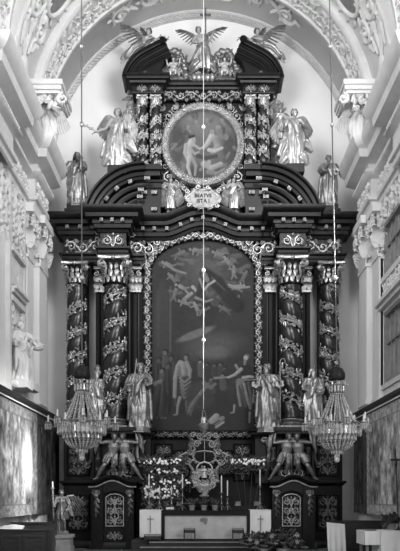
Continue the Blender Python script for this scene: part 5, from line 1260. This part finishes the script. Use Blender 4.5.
# stucco group in the left bay and at the rail
for k, (px, py, y, H, col, lab) in enumerate(((18.5, 382, -4.15, 2.1, 0, 'white stucco robed figure in the left wall niche, nearer the camera'), (26.5, 384, -3.15, 1.85, 1, 'white stucco figure with outstretched arm in the left wall niche, nearer the altar'))):
    loc = Vector((-6.3, y, Z(py, y)))
    f = Fig('stucco_figure', lab, 'statue', loc, H, dict(wR=(.30,-.14,.80) if col else (.16,-.16,.66), eR=(.2,-.06,.72), wL=(-.14,-.14,.62), kL=(-.07,-.10,.29)), 55, (6, 0, 10), 'stucco figures')
    f.body(MAT['stucco']); f.hair(MAT['stucco'], 'curls', False, 80+k); f.robe(MAT['stucco'], 10+k, cloak=1, cape=False)
    m = MB(); m.box(-6.62, -5.95, y-.5, y+.4, loc.z-.25, loc.z+.02); 
    for q in range(8): m.ell((-6.4+.04*q, y-.45+.13*q, loc.z-.12), (.2, .16, .16), 8, 6)
    m.build('cloud_base', MAT['stucco'], f.t)
# ---------------------------------------------------------------- altar table, steps and what stands on them
m = MB()
steps = thing('altar_steps', 'three dark carpeted steps in front of the altar table', 'steps', (.2, -3, 0))
for x0, x1, y, z0, z1 in ((-2.5, 2.9, -4.3, 0, .16), (-2.2, 2.5, -3.9, .16, .32), (-1.9, 2.2, -3.5, .32, .47)): m.box(x0, x1, y, -.8, z0, z1)
m.box(-2.6, 2.7, -2.75, -.8, .1, .47); m.build('tread', MAT['carpet'], steps, smooth=False)
m = MB()
for x0, x1, y, z in ((-2.5, 2.9, -4.3, .16), (-2.2, 2.5, -3.9, .32), (-1.9, 2.2, -3.5, .47)): m.box(x0, x1, y-.03, y, z-.04, z)
m.build('nosing', MAT['stone'], steps, smooth=False)
mn = thing('altar_table', 'altar table with pale cloth frontal in a dark frame', 'altar', (.1, -1.8, .47))
m = MB(); m.box(-2.25, 2.42, -2.42, -.9, .47, 1.46); m.box(-2.3, 2.47, -2.5, -.85, 1.46, 1.55); m.box(-2.2, 2.4, -1.35, -.85, 1.55, 1.72); m.build('body', MAT['wood2'], mn, smooth=False)
m = MB()
for x0, x1, z0, z1 in ((-1.50, -1.40, .47, 1.47), (1.60, 1.70, .47, 1.47), (-1.40, 1.60, 1.38, 1.47), (-1.40, 1.60, .47, .52)): m.box(x0, x1, -2.62, -2.40, z0, z1)
m.build('frontal_frame', MAT['wood'], mn, smooth=False)
front = material('woven_frontal', .44, .9, var=.12, scale=4, bump=.15, bscale=40)
m = MB(); m.box(-1.41, 1.61, -2.55, -2.42, .51, 1.40); fr_ = m.build('frontal', front, mn, smooth=False)
m = MB(); f = straight((.03, -2.56, 1.2), (1,0,0), (0,0,1), (0,-1,0)); leaf(m, f, 0, .1, -PI/2, .26, .16, .02); spiral(m, f, -.08, .0, .07, 1, 0, 1.3, .2, .02, False); spiral(m, f, .08, .0, .07, -1, PI, 1.3, .2, .02, False); m.build('emblem', MAT['stone'], fr_)
def sheet(pts_fn, nx, nz, th=.012):
    """cloth with two skins"""
    m = MB(); F_ = [[Vector(pts_fn(i/nx, j/nz)) for i in range(nx+1)] for j in range(nz+1)]; n = (nx+1)*(nz+1)
    vs = [p for r in F_ for p in r]; vs += [p+Vector((0, th, 0)) for p in vs]; w = nx+1; fs = []
    for j in range(nz):
        for i in range(nx): a = j*w+i; fs += [(a, a+1, a+w+1, a+w), (n+a, n+a+w, n+a+w+1, n+a+1)]
    for i in range(nx): fs += [(i, n+i, n+i+1, i+1), (nz*w+i, nz*w+i+1, n+nz*w+i+1, n+nz*w+i)]
    for j in range(nz): fs += [(j*w, (j+1)*w, n+(j+1)*w, n+j*w), (j*w+nx, n+j*w+nx, n+(j+1)*w+nx, (j+1)*w+nx)]
    m.add(vs, fs); return m
for s, x0, x1 in ((-1, -2.32, -1.53), (1, 1.72, 2.49)):
    m = sheet(lambda u, v: (x0+(x1-x0)*u, -2.56-.018*math.sin(u*17+s)*(1-v)-.01*math.sin(u*7), .58+1.0*v), 30, 12)
    m.box(x0, x1, -2.57, -.9, 1.555, 1.575)
    c = m.build('side_cloth', MAT['linen'], None, org=((x0+x1)/2, -2.5, .58)); tag(c, 'white linen cloth hanging over the %s end of the altar table' % SIDE[s], 'cloth')
    m = MB(); x = (x0+x1)/2; m.box(x-.012, x+.012, -2.605, -2.575, .75, 1.38); m.box(x-.12, x+.12, -2.605, -2.575, 1.24, 1.262); m.build('stitched_cross', MAT['stone'], c, smooth=False)
def stool(x, y, z, w, h, label, back=True):
    t = thing('altar_stool', label, 'stool', (x, y, z), 'stools by the altar table'); st = MAT['iron']
    m = MB(); m.box(x-w/2, x+w/2, y-.16, y+.16, z+h-.05, z+h); m.build('seat', MAT['stone'], t, smooth=False)
    for a in (-1, 1):
        for b in (-1, 1): m = MB(); m.box(x+a*(w/2-.02)-.02, x+a*(w/2-.02)+.02, y+b*.13-.02, y+b*.13+.02, z, z+h-.05); m.build('leg', MAT['pew'], t, smooth=False)
    m = MB(); m.box(x-w/2+.02, x+w/2-.02, y-.15, y-.12, z+h-.18, z+h-.06); m.build('apron', MAT['pew'], t, smooth=False)
stool(X(189.5, -3), -3.0, .47, .42, .47, 'small dark stool in front of the left half of the altar frontal')
stool(X(238, -3), -3.0, .47, .42, .46, 'small dark stool in front of the right half of the altar frontal')
stool(X(152.5, -2.95), -2.95, .47, .60, .24, 'low wide stool before the left white side cloth')
# candlesticks
def candlestick(x, y, z, h, hc, label, group='altar candlesticks'):
    t = thing('candlestick', label, 'candlestick', (x, y, z), group); m = MB()
    for k in range(3):
        a = k*2*PI/3-PI/2; o = Vector((math.cos(a), math.sin(a), 0)); c = Vector((x, y, z))
        m.tube([c+o*.15+Vector((0,0,.02)), c+o*.12+Vector((0,0,.07)), c+o*.05+Vector((0,0,.13)), c+Vector((0,0,.2))], [.03, .028, .035, .03], 8, round_=True)
    m.build('tripod_foot', MAT['gilt_dim'], t)
    m = MB(); m.lathe((x, y, z+.13), [(.05, 0), (.03, .05), (.06, .10), (.022, .16), (.02, h*.45), (.045, h*.5), (.02, h*.56), (.022, h-.22), (.05, h-.18), (.085, h-.14), (.085, h-.13)], 14); m.build('stem', MAT['gilt_dim'], t)
    m = MB(); m.lathe((x, y, z+h-.01), [(.026, 0), (.026, hc), (.018, hc+.01), (.004, hc+.05)], 10); m.build('candle', MAT['wax'], t)
for px, pt_, zc, lab in ((149, 475, .5, 'candlestick with tall white candle at the far left of the altar shelf'), (159.5, 487, .28, 'second candlestick from the left with short candle among white flowers'), (171.5, 487, .28, 'third candlestick from the left with short candle among white flowers'), (182.5, 475, .5, 'candlestick with tall white candle just left of the silver shrine'),
                        (221.5, 476, .62, 'candlestick with thick white candle just right of the silver shrine'), (227.5, 481, .55, 'candlestick second to the right of the silver shrine'), (260, 470, .6, 'tall candlestick standing alone above the right white side cloth')):
    y = -1.5; zb_ = 1.55; top = Z(pt_, y); candlestick(X(px, y), y, zb_, top-zb_-zc, zc, lab)
# silver shrine with scrolled canopy
sh = thing('silver_shrine', 'silver rocaille shrine with small figure under a gilded scroll canopy above the altar table', 'shrine', (X(204.5, -1), -1.0, 1.72)); y = -1.0; sx = X(204.5, y); d_ = (y+30)/F
f = straight((sx, y, 2.05), (1,0,0), (0,0,1), (0,-1,0)); pz = lambda py: (CY-py)*d_; pxx = lambda px: (px-204.5)*d_
m = MB()
for s in (-1, 1):
    m.tube([f(s*pxx(227), pz(463)), f(s*pxx(229), pz(456)), f(s*pxx(223), pz(453)), f(s*pxx(218), pz(455)), f(s*pxx(214), pz(449)), f(s*pxx(217), pz(444)), f(s*pxx(211), pz(441)), f(0, pz(440))], [.07, .06, .06, .05, .05, .06, .05, .04], 8, round_=True)
    m.tube([f(s*pxx(213), pz(463)), f(s*pxx(216), pz(456)), f(s*pxx(213), pz(452)), f(0, pz(451))], [.05, .05, .04, .035], 8, round_=True)
    m.tube([f(s*pxx(218), pz(481)), f(s*pxx(216), pz(470)), f(s*pxx(220), pz(464)), f(s*pxx(216), pz(460)), f(s*pxx(210), pz(463))], [.06, .07, .06, .05, .04], 8, round_=True)
    for px, py, r_, k in ((228, 459, .16, 1), (221, 462, .14, -1), (212, 444, .14, -1), (218, 452, .12, 1), (209, 436, .14, 1), (216, 435, .11, -1)): spiral(m, f, s*pxx(px), pz(py), r_, s*k, 0, 1.5, .25, .1)
    for k in range(3): leaf(m, f, s*pxx(222-4*k), pz(455-6*k), PI/2+s*(.4-.7*k), .34, .18, .1, 0, .2*s)
m.tube([f(0, pz(463)), f(0, pz(434))], .022, 6); m.ell(f(0, pz(432)), .1, 10, 8); m.lathe(tuple(f(0, pz(437))), [(.16, 0), (.14, .05), (.05, .1), (.08, .16), (.02, .24)], 12)
m.build('scroll_canopy', MAT['gilt_dim'], sh)
m = MB(); r = random.Random(6)
m.lathe(tuple(f(0, pz(497))), [(.18, 0), (.20, .05), (.09, .12), (.13, .3), (.18, .42), (.12, .5)], 18)
for k in range(30):
    a = r.uniform(0, 6.28); q = r.random()**.5; leaf(m, f, math.cos(a)*.42*q, pz(479)+math.sin(a)*.30*q, a, r.uniform(.18, .32), .14, .1, .04*r.random(), r.uniform(-.5, .5))
for k in range(12): spiral(m, f, math.cos(k*PI/6)*.36, pz(480)+math.sin(k*PI/6)*.34, .12, 1 if k % 2 else -1, k, 1.4, .3, .12)
for k in range(10): leaf(m, f, r.uniform(-.18, .18), pz(494)+.05*k, PI/2+r.uniform(-1, 1), .24, .14, .1, .05, .3)
m.tube([f(-pxx(212), pz(476)), f(-pxx(212), pz(467)), f(-pxx(209.5), pz(463.5)), f(0, pz(462)), f(pxx(209.5), pz(463.5)), f(pxx(212), pz(467)), f(pxx(212), pz(476))], .036, 8, round_=True)
m.build('rocaille_body', MAT['silver'], sh)
fg = Fig('shrine_figure', '', '', f(0, pz(478), .12), .46, dict(wL=(-.12,-.16,.6), wR=(.12,-.16,.6)), 0, (4, 0, 0)); fg.t.parent = sh; fg.t.location = fg.o-wloc(sh)
for k in ('label', 'category'): del fg.t[k]
mm = MB()                                                  # little standing figure, one mesh under the shrine
o = fg.o; H = .46
mm.tube([o+Vector((0,0,.0)), o+Vector((0,0,.12)), o+Vector((0,0,.24)), o+Vector((0,0,.33)), o+Vector((0,0,.38))], [(.10,.08), (.085,.07), (.055,.05), (.07,.05), (.025,.025)], 24, 9, .2, 8); mm.ell(o+Vector((0,-.01,.42)), (.036, .04, .046), 12, 10)
for s in (-1, 1): mm.tube([o+Vector((s*.06,0,.34)), o+Vector((s*.10,-.03,.26)), o+Vector((s*.03,-.09,.27))], [.024, .022, .016], 8, round_=True)
bpy.data.objects.remove(fg.t); remeshed(mm, 'small_figure', MAT['silver'], sh, .012, 1)
# flowers
def blossom_mesh(R, name='blossom'):
    m = MB()
    f = straight((0,0,0), (1,0,0), (0,0,1), (0,-1,0))
    for k in range(6): leaf(m, f, 0, 0, k*PI/3, R, R*.62, R*.3, R*.1, .2)
    m.ell((0, -R*.3, 0), R*.28, 7, 5); me = m.mesh(name); me.materials.append(MAT['petal']); return me
def arrangement(name, label, x0, x1, zones, y, n, seed, vase):
    r = random.Random(seed); t = thing('flower_arrangement', label, 'flowers', ((x0+x1)/2, y, 1.55), 'altar flower arrangements'); ms = [blossom_mesh(R) for R in (.055, .04, .06)]
    m = MB(); pts = []
    for (a, b, zlo, zhi, wt) in zones:
        for _ in range(int(n*wt)): pts.append((r.uniform(a, b), y+r.uniform(-.15, .2), r.uniform(zlo, zhi)))
    for (a, b, zlo, zhi, wt) in zones:
        for _ in range(int(n*wt*4.2)):
            p = Vector((r.uniform(a-.08, b+.08), y+r.uniform(-.05, .3), r.uniform(zlo-.2, zhi+.06))); g = r.uniform(0, 6.28)
            f = straight(p, (1,0,0), (0,0,1), (0,-1,0)); leaf(m, f, 0, 0, g, r.uniform(.12, .24), .09, .03, 0, .3)
    for (a, b, zlo, zhi, wt) in zones:
        for k in range(max(2, int(4*wt))):
            xx = a+(b-a)*(k+.5)/max(2, int(4*wt)); m.tube([((xx+(x0+x1)/2)/2, y+.1, 1.7), (xx, y+.12, zlo), (xx+r.uniform(-.05, .05), y+.1, zhi)], .012, 5)
    fo = m.build('foliage', MAT['leaf'], t); fo['kind'] = 'stuff'
    m = MB(); k0 = vase
    for xx in k0: m.lathe((xx, y+.12, 1.56), [(.12, 0), (.15, .1), (.11, .26), (.14, .32)], 14)
    m.build('vase', MAT['pot'], t)
    r.shuffle(pts)
    if len(pts) > 98:
        m = MB()
        for p in pts[98:]:
            for q in range(6): leaf(m, straight(p, (1,0,0), (0,0,1), (0,-1,0)), 0, 0, q*PI/3, .055, .036, .015)
        o = m.build('small_blossom', MAT['petal'], t); o['kind'] = 'stuff'
    for k, p in enumerate(pts[:98]):
        o = bpy.data.objects.new('blossom', ms[k % 3]); C.objects.link(o); o.parent = t; o.location = Vector(p)-Vector(t.location); o.rotation_euler = (r.uniform(-.6, .6), r.uniform(0, 6), r.uniform(-.6, .6))
yf = -1.15; xz = lambda px: X(px, yf)
arrangement('f', 'large bank of small white blossoms behind the candlesticks left of the silver shrine', xz(144), xz(190), ((xz(144), xz(182), Z(464, yf), Z(459, yf), .34), (xz(147), xz(180), Z(473, yf), Z(468, yf), .10), (xz(145), xz(178), Z(498, yf), Z(486, yf), .46), (xz(150), xz(190), Z(486, yf), Z(477, yf), .10)), yf, 290, 5, (xz(152), xz(166), xz(179)))
arrangement('f', 'row of small white blossoms high up to the right of the silver shrine', xz(230), xz(266), ((xz(230), xz(266), Z(464.5, yf), Z(459.5, yf), 1.0),), yf, 80, 6, (xz(238), xz(257)))
for px, lab in ((192, 'left'), (204, 'middle'), (215, 'right')):
    x = X(px, -1.7); t = thing('potted_plant', 'small dark leafy plant, %s one of three pots on the altar table' % lab, 'plant', (x, -1.7, 1.55), 'pots on the altar table'); m = MB(); m.lathe((x, -1.7, 1.55), [(.09, 0), (.13, .17), (.14, .2)], 14); m.build('pot', MAT['pot'], t)
    m = MB(); r = random.Random(px)
    for k in range(34): leaf(m, straight((x+r.uniform(-.1, .1), -1.7+r.uniform(-.1, .1), 1.75+r.uniform(0, .08)), (1,0,0), (0,0,1), (0,-1,0)), 0, 0, r.uniform(.1, 3.0), r.uniform(.14, .3), .09, .03, r.uniform(-.05, .05), .3)
    m.build('foliage', MAT['leaf'], t)
m = MB(); x = X(170, -2.1); m.obox((x, -2.1, 1.60), Vector((1,0,0)), Vector((0,.95,.3)), Vector((0,-.3,.95)), .16, .11, .02); m.build('cover', MAT['book'], (bk_ := thing('altar_book', 'small open book lying at the left of the altar table top', 'book', (x, -2.1, 1.56))), smooth=False)
m = MB()
for s in (-1, 1): m.obox((x+s*.075, -2.1, 1.63), Vector((1,0,0)), Vector((0,.95,.3)), Vector((0,-.3,.95)), .07, .10, .012)
m.build('pages', MAT['linen'], bk_, smooth=False)
# leafy plants at the foot of the steps
for px, lab, sd, tall in ((262, 'bushy dark plant at the right foot of the altar steps, nearer the middle', 1, .50), (283, 'bushy dark plant standing before the right grilled door', 2, .58)):
    y = -4.6; x = X(px, y); t = thing('potted_plant', lab, 'plant', (x, y, 0), 'plants before the altar'); m = MB(); m.lathe((x, y, 0), [(.17, 0), (.24, .28), (.26, .32)], 18); m.build('pot', MAT['pot'], t)
    m = MB(); r = random.Random(sd)
    for k in range(150):
        a = r.uniform(0, 6.28); q = r.random()**.6*.62; z = .34+r.uniform(0, tall)*(1-.6*q); p = Vector((x+math.cos(a)*q, y+math.sin(a)*q*.7, z)); g = r.uniform(-.6, PI+.6)
        leaf(m, straight(p, Vector((1,0,0)), Vector((0,-.3,.95)), Vector((0,-.95,-.3))), 0, 0, g, r.uniform(.16, .30), .13, .04, 0, r.uniform(-.4, .4))
    for k in range(24):
        a = r.uniform(0, 6.28); m.tube([(x, y, .3), (x+math.cos(a)*.2, y+math.sin(a)*.15, .5), (x+math.cos(a)*.5, y+math.sin(a)*.35, .45+.3*r.random())], .012, 5)
    m.build('foliage', MAT['leaf'], t)
    for k in range(7):
        m = MB(); a = r.uniform(0, 6.28); p = Vector((x+math.cos(a)*.45, y-.3+math.sin(a)*.2, .5+r.uniform(0, .3)))
        for q in range(6): leaf(m, straight(p, (1,0,0), (0,0,1), (0,-1,0)), 0, 0, q*PI/3, .09, .05, .02)
        m.build('flower_bract', MAT['pot'], t)

# ---------------------------------------------------------------- furniture at the sides
def pew(name, label, x0, x1, y0, y1, h, slope=.12, group='dark choir pews'):
    t = thing(name, label, 'pew', ((x0+x1)/2, (y0+y1)/2, 0), group)
    m = MB(); m.box(x0, x1, y0, y0+.07, .1, h-.05); m.box(x0, x0+.07, y0+.07, y1, 0, h-.08); m.box(x1-.07, x1, y0+.07, y1, 0, h-.08); m.box(x0, x1, y1-.07, y1, .0, h-.2); m.build('panelled_front', MAT['pew'], t, smooth=False)
    m = MB(); n = max(1, int((x1-x0)/.55)); w = (x1-x0)/n
    for i in range(n):
        a, b = x0+i*w+.07, x0+(i+1)*w-.07; m.sweep([(a, .22), (a, h-.2), (b, h-.2), (b, .22)], [(0, y0), (0, y0-.03), (-.05, y0-.03), (-.05, y0)], 'xz', closed=True)
    m.build('panel_moulding', MAT['pew'], t, smooth=False)
    m = MB(); m.box(x0-.05, x1+.05, y0-.05, y0+.14, h-.05, h); m.obox(((x0+x1)/2, (y0+y1)/2+.05, h-.09), Vector((1,0,0)), Vector((0,.98,-slope)), Vector((0,slope,.98)), (x1-x0)/2-.02, (y1-y0)/2-.08, .02); m.build('desk_top', MAT['pew'], t, smooth=False)
    return t
pew('choir_pew', 'dark wooden pew front at the bottom left corner', -6.45, -4.98, -6.3, -5.3, 1.03)
pew('choir_pew', 'dark wooden stall along the left wall behind the front pew', -6.45, -5.2, -4.6, -3.5, 1.20)
bo = thing('open_book', 'open white book lying on the bottom left pew', 'book', (-6.2, -5.85, 1.0)); m = MB()
for s in (-1, 1): m.obox((-6.15+s*.17, -5.8, 1.055), Vector((.99,0,-.12*s)), Vector((0,.95,.3)), Vector((.12*s,-.3,.95)), .17, .22, .02)
m.build('pages', MAT['linen'], bo, smooth=False); m = MB(); m.obox((-6.15, -5.8, 1.02), Vector((1,0,0)), Vector((0,.95,.3)), Vector((0,-.3,.95)), .36, .24, .012); m.build('cover', MAT['book'], bo, smooth=False)
pew('choir_pew', 'dark wooden pew box behind the white draped lectern at right', 5.0, 6.35, -3.4, -2.4, 1.22)
lt = thing('reading_desk', 'small dark reading desk hung with a white cloth at lower right', 'lectern', (4.55, -4.0, 0)); m = MB()
for x in (4.32, 4.78): m.box(x-.03, x+.03, -4.1, -4.04, 0, 1.1); m.box(x-.03, x+.03, -4.3, -3.7, 0, .06)
m.obox((4.55, -3.98, 1.14), Vector((1,0,0)), Vector((0,.9,.35)), Vector((0,-.35,.9)), .32, .2, .02); m.build('stand', MAT['iron'], lt, smooth=False)
m = sheet(lambda u, v: (4.25+.62*u+.04*(1-v), -4.22-.03*math.sin(u*20)*(1-v)-.04*(1-v), .16+1.02*v-.06*u), 30, 14); c = m.build('lectern_cloth', MAT['linen'], None, org=(4.55, -4.22, .16)); tag(c, 'white pleated cloth hanging from the reading desk at lower right', 'cloth')
tb = thing('side_table', 'wooden side table under white cloths at the bottom right corner', 'table', (5.75, -6.4, 0)); m = MB(); m.box(5.0, 6.5, -6.9, -5.8, .93, .98); m.build('table_top', MAT['pew'], tb, smooth=False)
for x in (5.08, 6.42):
    for y in (-6.8, -5.9): m = MB(); m.box(x-.04, x+.04, y-.04, y+.04, 0, .93); m.build('leg', MAT['linen'] if False else MAT['stone'], tb, smooth=False)
def table_cloth(label, x0, x1, y0, y1, drop, z=.985):
    m = MB(); m.box(x0, x1, y0, y1, z, z+.012); per = []
    for i in range(25): per.append((x0+(x1-x0)*i/24, y0, 0))
    s1 = sheet(lambda u, v: (x0+(x1-x0)*u, y0-.012-.02*math.sin(u*23)*(1-v)-.02*(1-v), z+.012-drop*(1-v)), 32, 8); m.add(s1.v, s1.f)
    lft = MB(); n = 16
    for k in range(n): pass
    s2 = sheet(lambda u, v: (y0+(y1-y0)*u, 0, z+.012-drop*(1-v)), 20, 6)
    m.add([(x0-.012-.02*math.sin((a-y0)*25)*max(0, (z-c)/max(.01, drop))-(.006 if b > .005 else 0), a, c) for a, b, c in s2.v], s2.f)
    o = m.build('table_cloth', MAT['linen'], None, org=((x0+x1)/2, (y0+y1)/2, z-drop)); tag(o, label, 'tablecloth', 'cloths on the side table')
table_cloth('short white cloth over the left part of the side table', 4.97, 5.95, -6.94, -5.76, .42)
table_cloth('longer white cloth hanging nearly to the floor over the right part of the side table', 5.45, 6.53, -7.0, -5.9, .9, 1.0)
t = thing('potted_plant', 'dark leafy plant standing on the side table at right', 'plant', (6.0, -6.2, 1.013)); m = MB(); m.lathe((6.0, -6.2, 1.013), [(.10, 0), (.14, .18), (.15, .2)], 14); m.build('pot', MAT['pot'], t); m = MB(); r = random.Random(77)
for k in range(90):
    a = r.uniform(0, 6.28); q = r.random()*.3; leaf(m, straight((6.0+math.cos(a)*q, -6.2+math.sin(a)*q, 1.2+r.uniform(0, .28)), (1,0,0), (0,0,1), (0,-1,0)), 0, 0, r.uniform(-.4, PI+.4), r.uniform(.1, .2), .09, .03, 0, .3)
m.build('foliage', MAT['leaf'], t)
t = thing('tray', 'round grey tray lying on the left end of the side table', 'tray', (5.25, -6.4, .997)); m = MB(); m.lathe((5.25, -6.4, .998), [(.16, 0), (.20, .03), (.22, .035), (.19, .03), (.15, .012)], 24); m.build('dish', MAT['stone'], t)
t = thing('processional_cross', 'thin dark standing cross rising from the side table before the right hanging', 'cross', (6.1, -6.6, 1.013)); m = MB(); z0 = 1.013
m.lathe((6.1, -6.6, z0), [(.12, 0), (.12, .02), (.05, .05), (.03, .12)], 14); m.tube([(6.1, -6.6, z0+.1), (6.0, -6.6, 3.55)], .02, 8); m.ell((6.02, -6.6, 3.05), .05, 8, 6); m.build('shaft', MAT['iron'], t)
m = MB(); m.box(5.85, 6.19, -6.63, -6.57, 3.18, 3.24); m.ell((6.017, -6.65, 3.1), (.04, .03, .16), 8, 6); m.build('crossbar', MAT['iron'], t)

# ---------------------------------------------------------------- chandeliers and hanging lamp
def chandelier(px, pxt, dpy, label):
    y = -10.0; k = 20/F; x = X(px, y); zt = lambda py: Z(py+dpy, y); xt = X(pxt, y)
    t = thing('crystal_chandelier', label, 'chandelier', (x, y, zt(363)), 'crystal chandeliers')
    zc = VZ+math.sqrt(VR**2-xt**2)-.02
    zv = Z(0, y); xe = x+(xt-x)*(zc-zt(363))/(zv-zt(363)); zc = VZ+math.sqrt(VR**2-xe**2)-.01
    m = MB(); m.tube([(x, y, zt(363)), (xe, y, zc)], .017, 8); m.build('cable', MAT['cable'], t)
    for py in (47-dpy, 125-dpy, 278-dpy):
        m = MB(); z = zt(py); q = (z-zt(363))/(zc-zt(363)); m.ell((x+(xe-x)*q, y, z), .055 if py < 200 else .075, 10, 8); m.build('cable_knob', MAT['crystal'], t)
    m = MB(); m.lathe((x, y, zt(378)), [(.20, 0), (.22, .04), (.21, .16), (.16, .27), (.07, .33), (.06, .40)], 24); m.build('bell_canopy', MAT['wood2'], t)
    m = MB(); m.lathe((x, y, zt(365)), [(.07, 0), (.05, .04), (.02, .09), (.03, .12), (.01, .15)], 14); m.build('top_finial', MAT['crystal'], t)
    m = MB(); m.lathe((x, y, zt(450)), [(.03, 0), (.03, zt(378)-zt(452))], 10); 
    for py, R in ((384, .20), (391, .17), (421, .50), (425, .63), (433, .50), (445, .28)):
        m.tube([(x+R*math.cos(2*PI*i/32), y+R*math.sin(2*PI*i/32), zt(py)) for i in range(32)], .018, 6, closed=True)
        for a in range(6): m.tube([(x, y, zt(py)), (x+R*math.cos(a*PI/3), y+R*math.sin(a*PI/3), zt(py))], .010, 5)
    m.build('ring_frame', MAT['gilt_dim'], t)
    bead = lambda m, p, r: m.ell(p, (r, r, r*1.25), 6, 4)
    m = MB(); N = 20
    for i in range(N):
        a = 2*PI*i/N
        for j in range(17):
            q = j/16; R = .16+.34*q**1.3; z = zt(391)+(zt(421)-zt(391))*q; bead(m, (x+R*math.cos(a), y+R*math.sin(a), z), .019+.006*q)
    o = m.build('bead_curtain', MAT['crystal'], t); o['kind'] = 'stuff'
    m = MB()
    for i in range(24):
        a = 2*PI*i/24
        for j in range(10):
            q = j/9; R = .46*math.cos(q*PI/2*.8)+.02; z = zt(433)-(zt(433)-zt(448))*math.sin(q*PI/2); bead(m, (x+R*math.cos(a), y+R*math.sin(a), z), .025)
    o = m.build('bead_basket', MAT['crystal'], t); o['kind'] = 'stuff'
    def drops(R, py, L, n, w, nm):
        for i in range(n):
            a = 2*PI*(i+.5)/n; c = Vector((x+R*math.cos(a), y+R*math.sin(a), zt(py))); tn_ = Vector((-math.sin(a), math.cos(a), 0)); ot = Vector((math.cos(a), math.sin(a), 0)); m = MB()
            m.rings([[c+tn_*w*e*math.cos(g)+ot*w*.5*e*math.sin(g)+Vector((0,0,-z)) for g in (0, PI/3, 2*PI/3, PI, 4*PI/3, 5*PI/3)] for e, z in ((.25, 0), (1, L*.14), (1, L*.8), (.15, L))])
            m.build(nm, MAT['crystal'], t, smooth=False)
    drops(.63, 424, .30, 34, .052, 'crystal_prism'); drops(.50, 434, .15, 26, .042, 'crystal_prism'); drops(.20, 384, .20, 14, .026, 'crystal_prism'); drops(.30, 381, .10, 10, .022, 'crystal_prism'); drops(.15, 447, .16, 12, .028, 'crystal_prism'); drops(.06, 452, .14, 6, .03, 'crystal_prism')
    m = MB(); m.ell((x, y, zt(458)), (.075, .075, .085), 12, 8); m.build('pendant_ball', MAT['crystal'], t)
    for i in range(12):
        a = 2*PI*(i+.35)/12; R = .88 if i % 2 == 0 else .74; dz = 0 if i % 2 == 0 else .12; c = Vector((x, y, zt(424)+dz)); o_ = Vector((math.cos(a), math.sin(a), 0)); e = c+o_*R
        m = MB(); m.tube([c+o_*.5, c+o_*(.5+R)/2+Vector((0,0,-.10)), e+Vector((-.0,0,-.06)), e], .016, 6, round_=True); ar = m.build('arm', MAT['gilt_dim'], t)
        m = MB(); m.lathe(tuple(e), [(.03, 0), (.085, .03), (.085, .04)], 12); 
        for q in range(8):
            b = e+Vector((math.cos(q*PI/4)*.075, math.sin(q*PI/4)*.075, 0)); m.rings([[b+Vector((.018*g*math.cos(h), .018*g*math.sin(h), -zz)) for h in (0, PI/2, PI, 3*PI/2)] for g, zz in ((.3, 0), (1, .03), (1, .13), (.1, .17))])
        m.build('drip_pan', MAT['crystal'], t, smooth=False)
        m = MB(); m.lathe((e.x, e.y, e.z+.035), [(.024, 0), (.024, .15), (.008, .19)], 8); m.build('candle', MAT['wax'], t)
    return t
chandelier(82, 81.5, 0, 'crystal chandelier hanging on the left in front of the twisted columns')
chandelier(337, 329.5, 1.5, 'crystal chandelier hanging on the right in front of the twisted columns')
y = -9.0; x = X(203.5, y); t = thing('sanctuary_lamp', 'small hanging lamp on a long cable down the middle of the picture', 'lamp', (x, y, Z(408, y)))
mcab = material('pale_wire', .35, .5, metal=.2, var=.1)
m = MB(); m.tube([(x, y, Z(409, y)), (x, y, VZ+VR-.02)], .011, 6); m.build('cable', mcab, t)
for py in (127, 270, 340): m = MB(); m.ell((x, y, Z(py, y)), .055, 10, 8); m.build('cable_knob', MAT['petal'], t)
m = MB(); m.lathe((x, y, Z(436, y)), [(.02, 0), (.05, .04), (.03, .08), (.09, .15), (.14, .27), (.15, .32), (.13, .34), (.10, .36)], 20)
for k in range(3): a = k*2*PI/3; m.tube([(x+.13*math.cos(a), y+.13*math.sin(a), Z(436, y)+.33), (x+.02*math.cos(a), y+.02*math.sin(a), Z(410, y))], .008, 5)
m.build('lamp_bowl', MAT['gilt_dim'], t); m = MB(); m.lathe((x, y, Z(436, y)+.35), [(.07, 0), (.075, .12), (.055, .18)], 14); m.build('glass', MAT['crystal'], t)
# ---------------------------------------------------------------- light and camera
def area(name, loc, target, size, sizey, power, spread=180):
    l = bpy.data.lights.new(name, 'AREA'); l.shape = 'RECTANGLE'; l.size = size; l.size_y = sizey; l.energy = power; l.spread = math.radians(spread)
    o = bpy.data.objects.new(name, l); C.objects.link(o); o.location = loc
    o.rotation_euler = (Vector(target)-Vector(loc)).to_track_quat('-Z', 'Y').to_euler()
# high windows of the nave in front of the choir
area('high_window_right', (6.0, -17.5, 18.5), (-.5, 2, 17.0), 6.0, 6.0, 620, 90)
area('high_window_left', (-6.0, -17.5, 18.5), (.5, 2, 17.0), 6.0, 6.0, 380, 90)
# great windows of the nave behind the camera, plus one added beam
area('nave_window_right', (9, -22, 9), (-3, 0, 7), 4, 8, 950)
area('added_hanging_beam', (7, -13, 11.5), (-6.1, -4.6, 3.0), 1.2, 2, 110, 20)  # added narrow beam that brightens the left hanging, not an actual window
area('nave_window_left', (-9, -22, 12), (3, 0, 7), 5, 8, 800)
w = bpy.data.worlds.new('World'); bpy.context.scene.world = w; w.use_nodes = True; w.node_tree.nodes['Background'].inputs[0].default_value = (1, 1, 1, 1); w.node_tree.nodes['Background'].inputs[1].default_value = .36
cam = bpy.data.cameras.new('camera'); co = bpy.data.objects.new('camera', cam); C.objects.link(co); co.location = (0, CAMY, EYE); co.rotation_euler = (PI/2, 0, 0)
cam.sensor_fit = 'HORIZONTAL'; cam.sensor_width = 36; cam.lens = 36*F/400; cam.shift_x = -(CX-200)/400; cam.shift_y = (CY-275.5)/400; cam.clip_end = 200
sc = bpy.context.scene; sc.camera = co
sc.view_settings.view_transform = 'Standard'; sc.view_settings.look = 'None'; sc.view_settings.gamma = 1; sc.view_settings.use_curve_mapping = False; sc.view_settings.exposure = 0.6
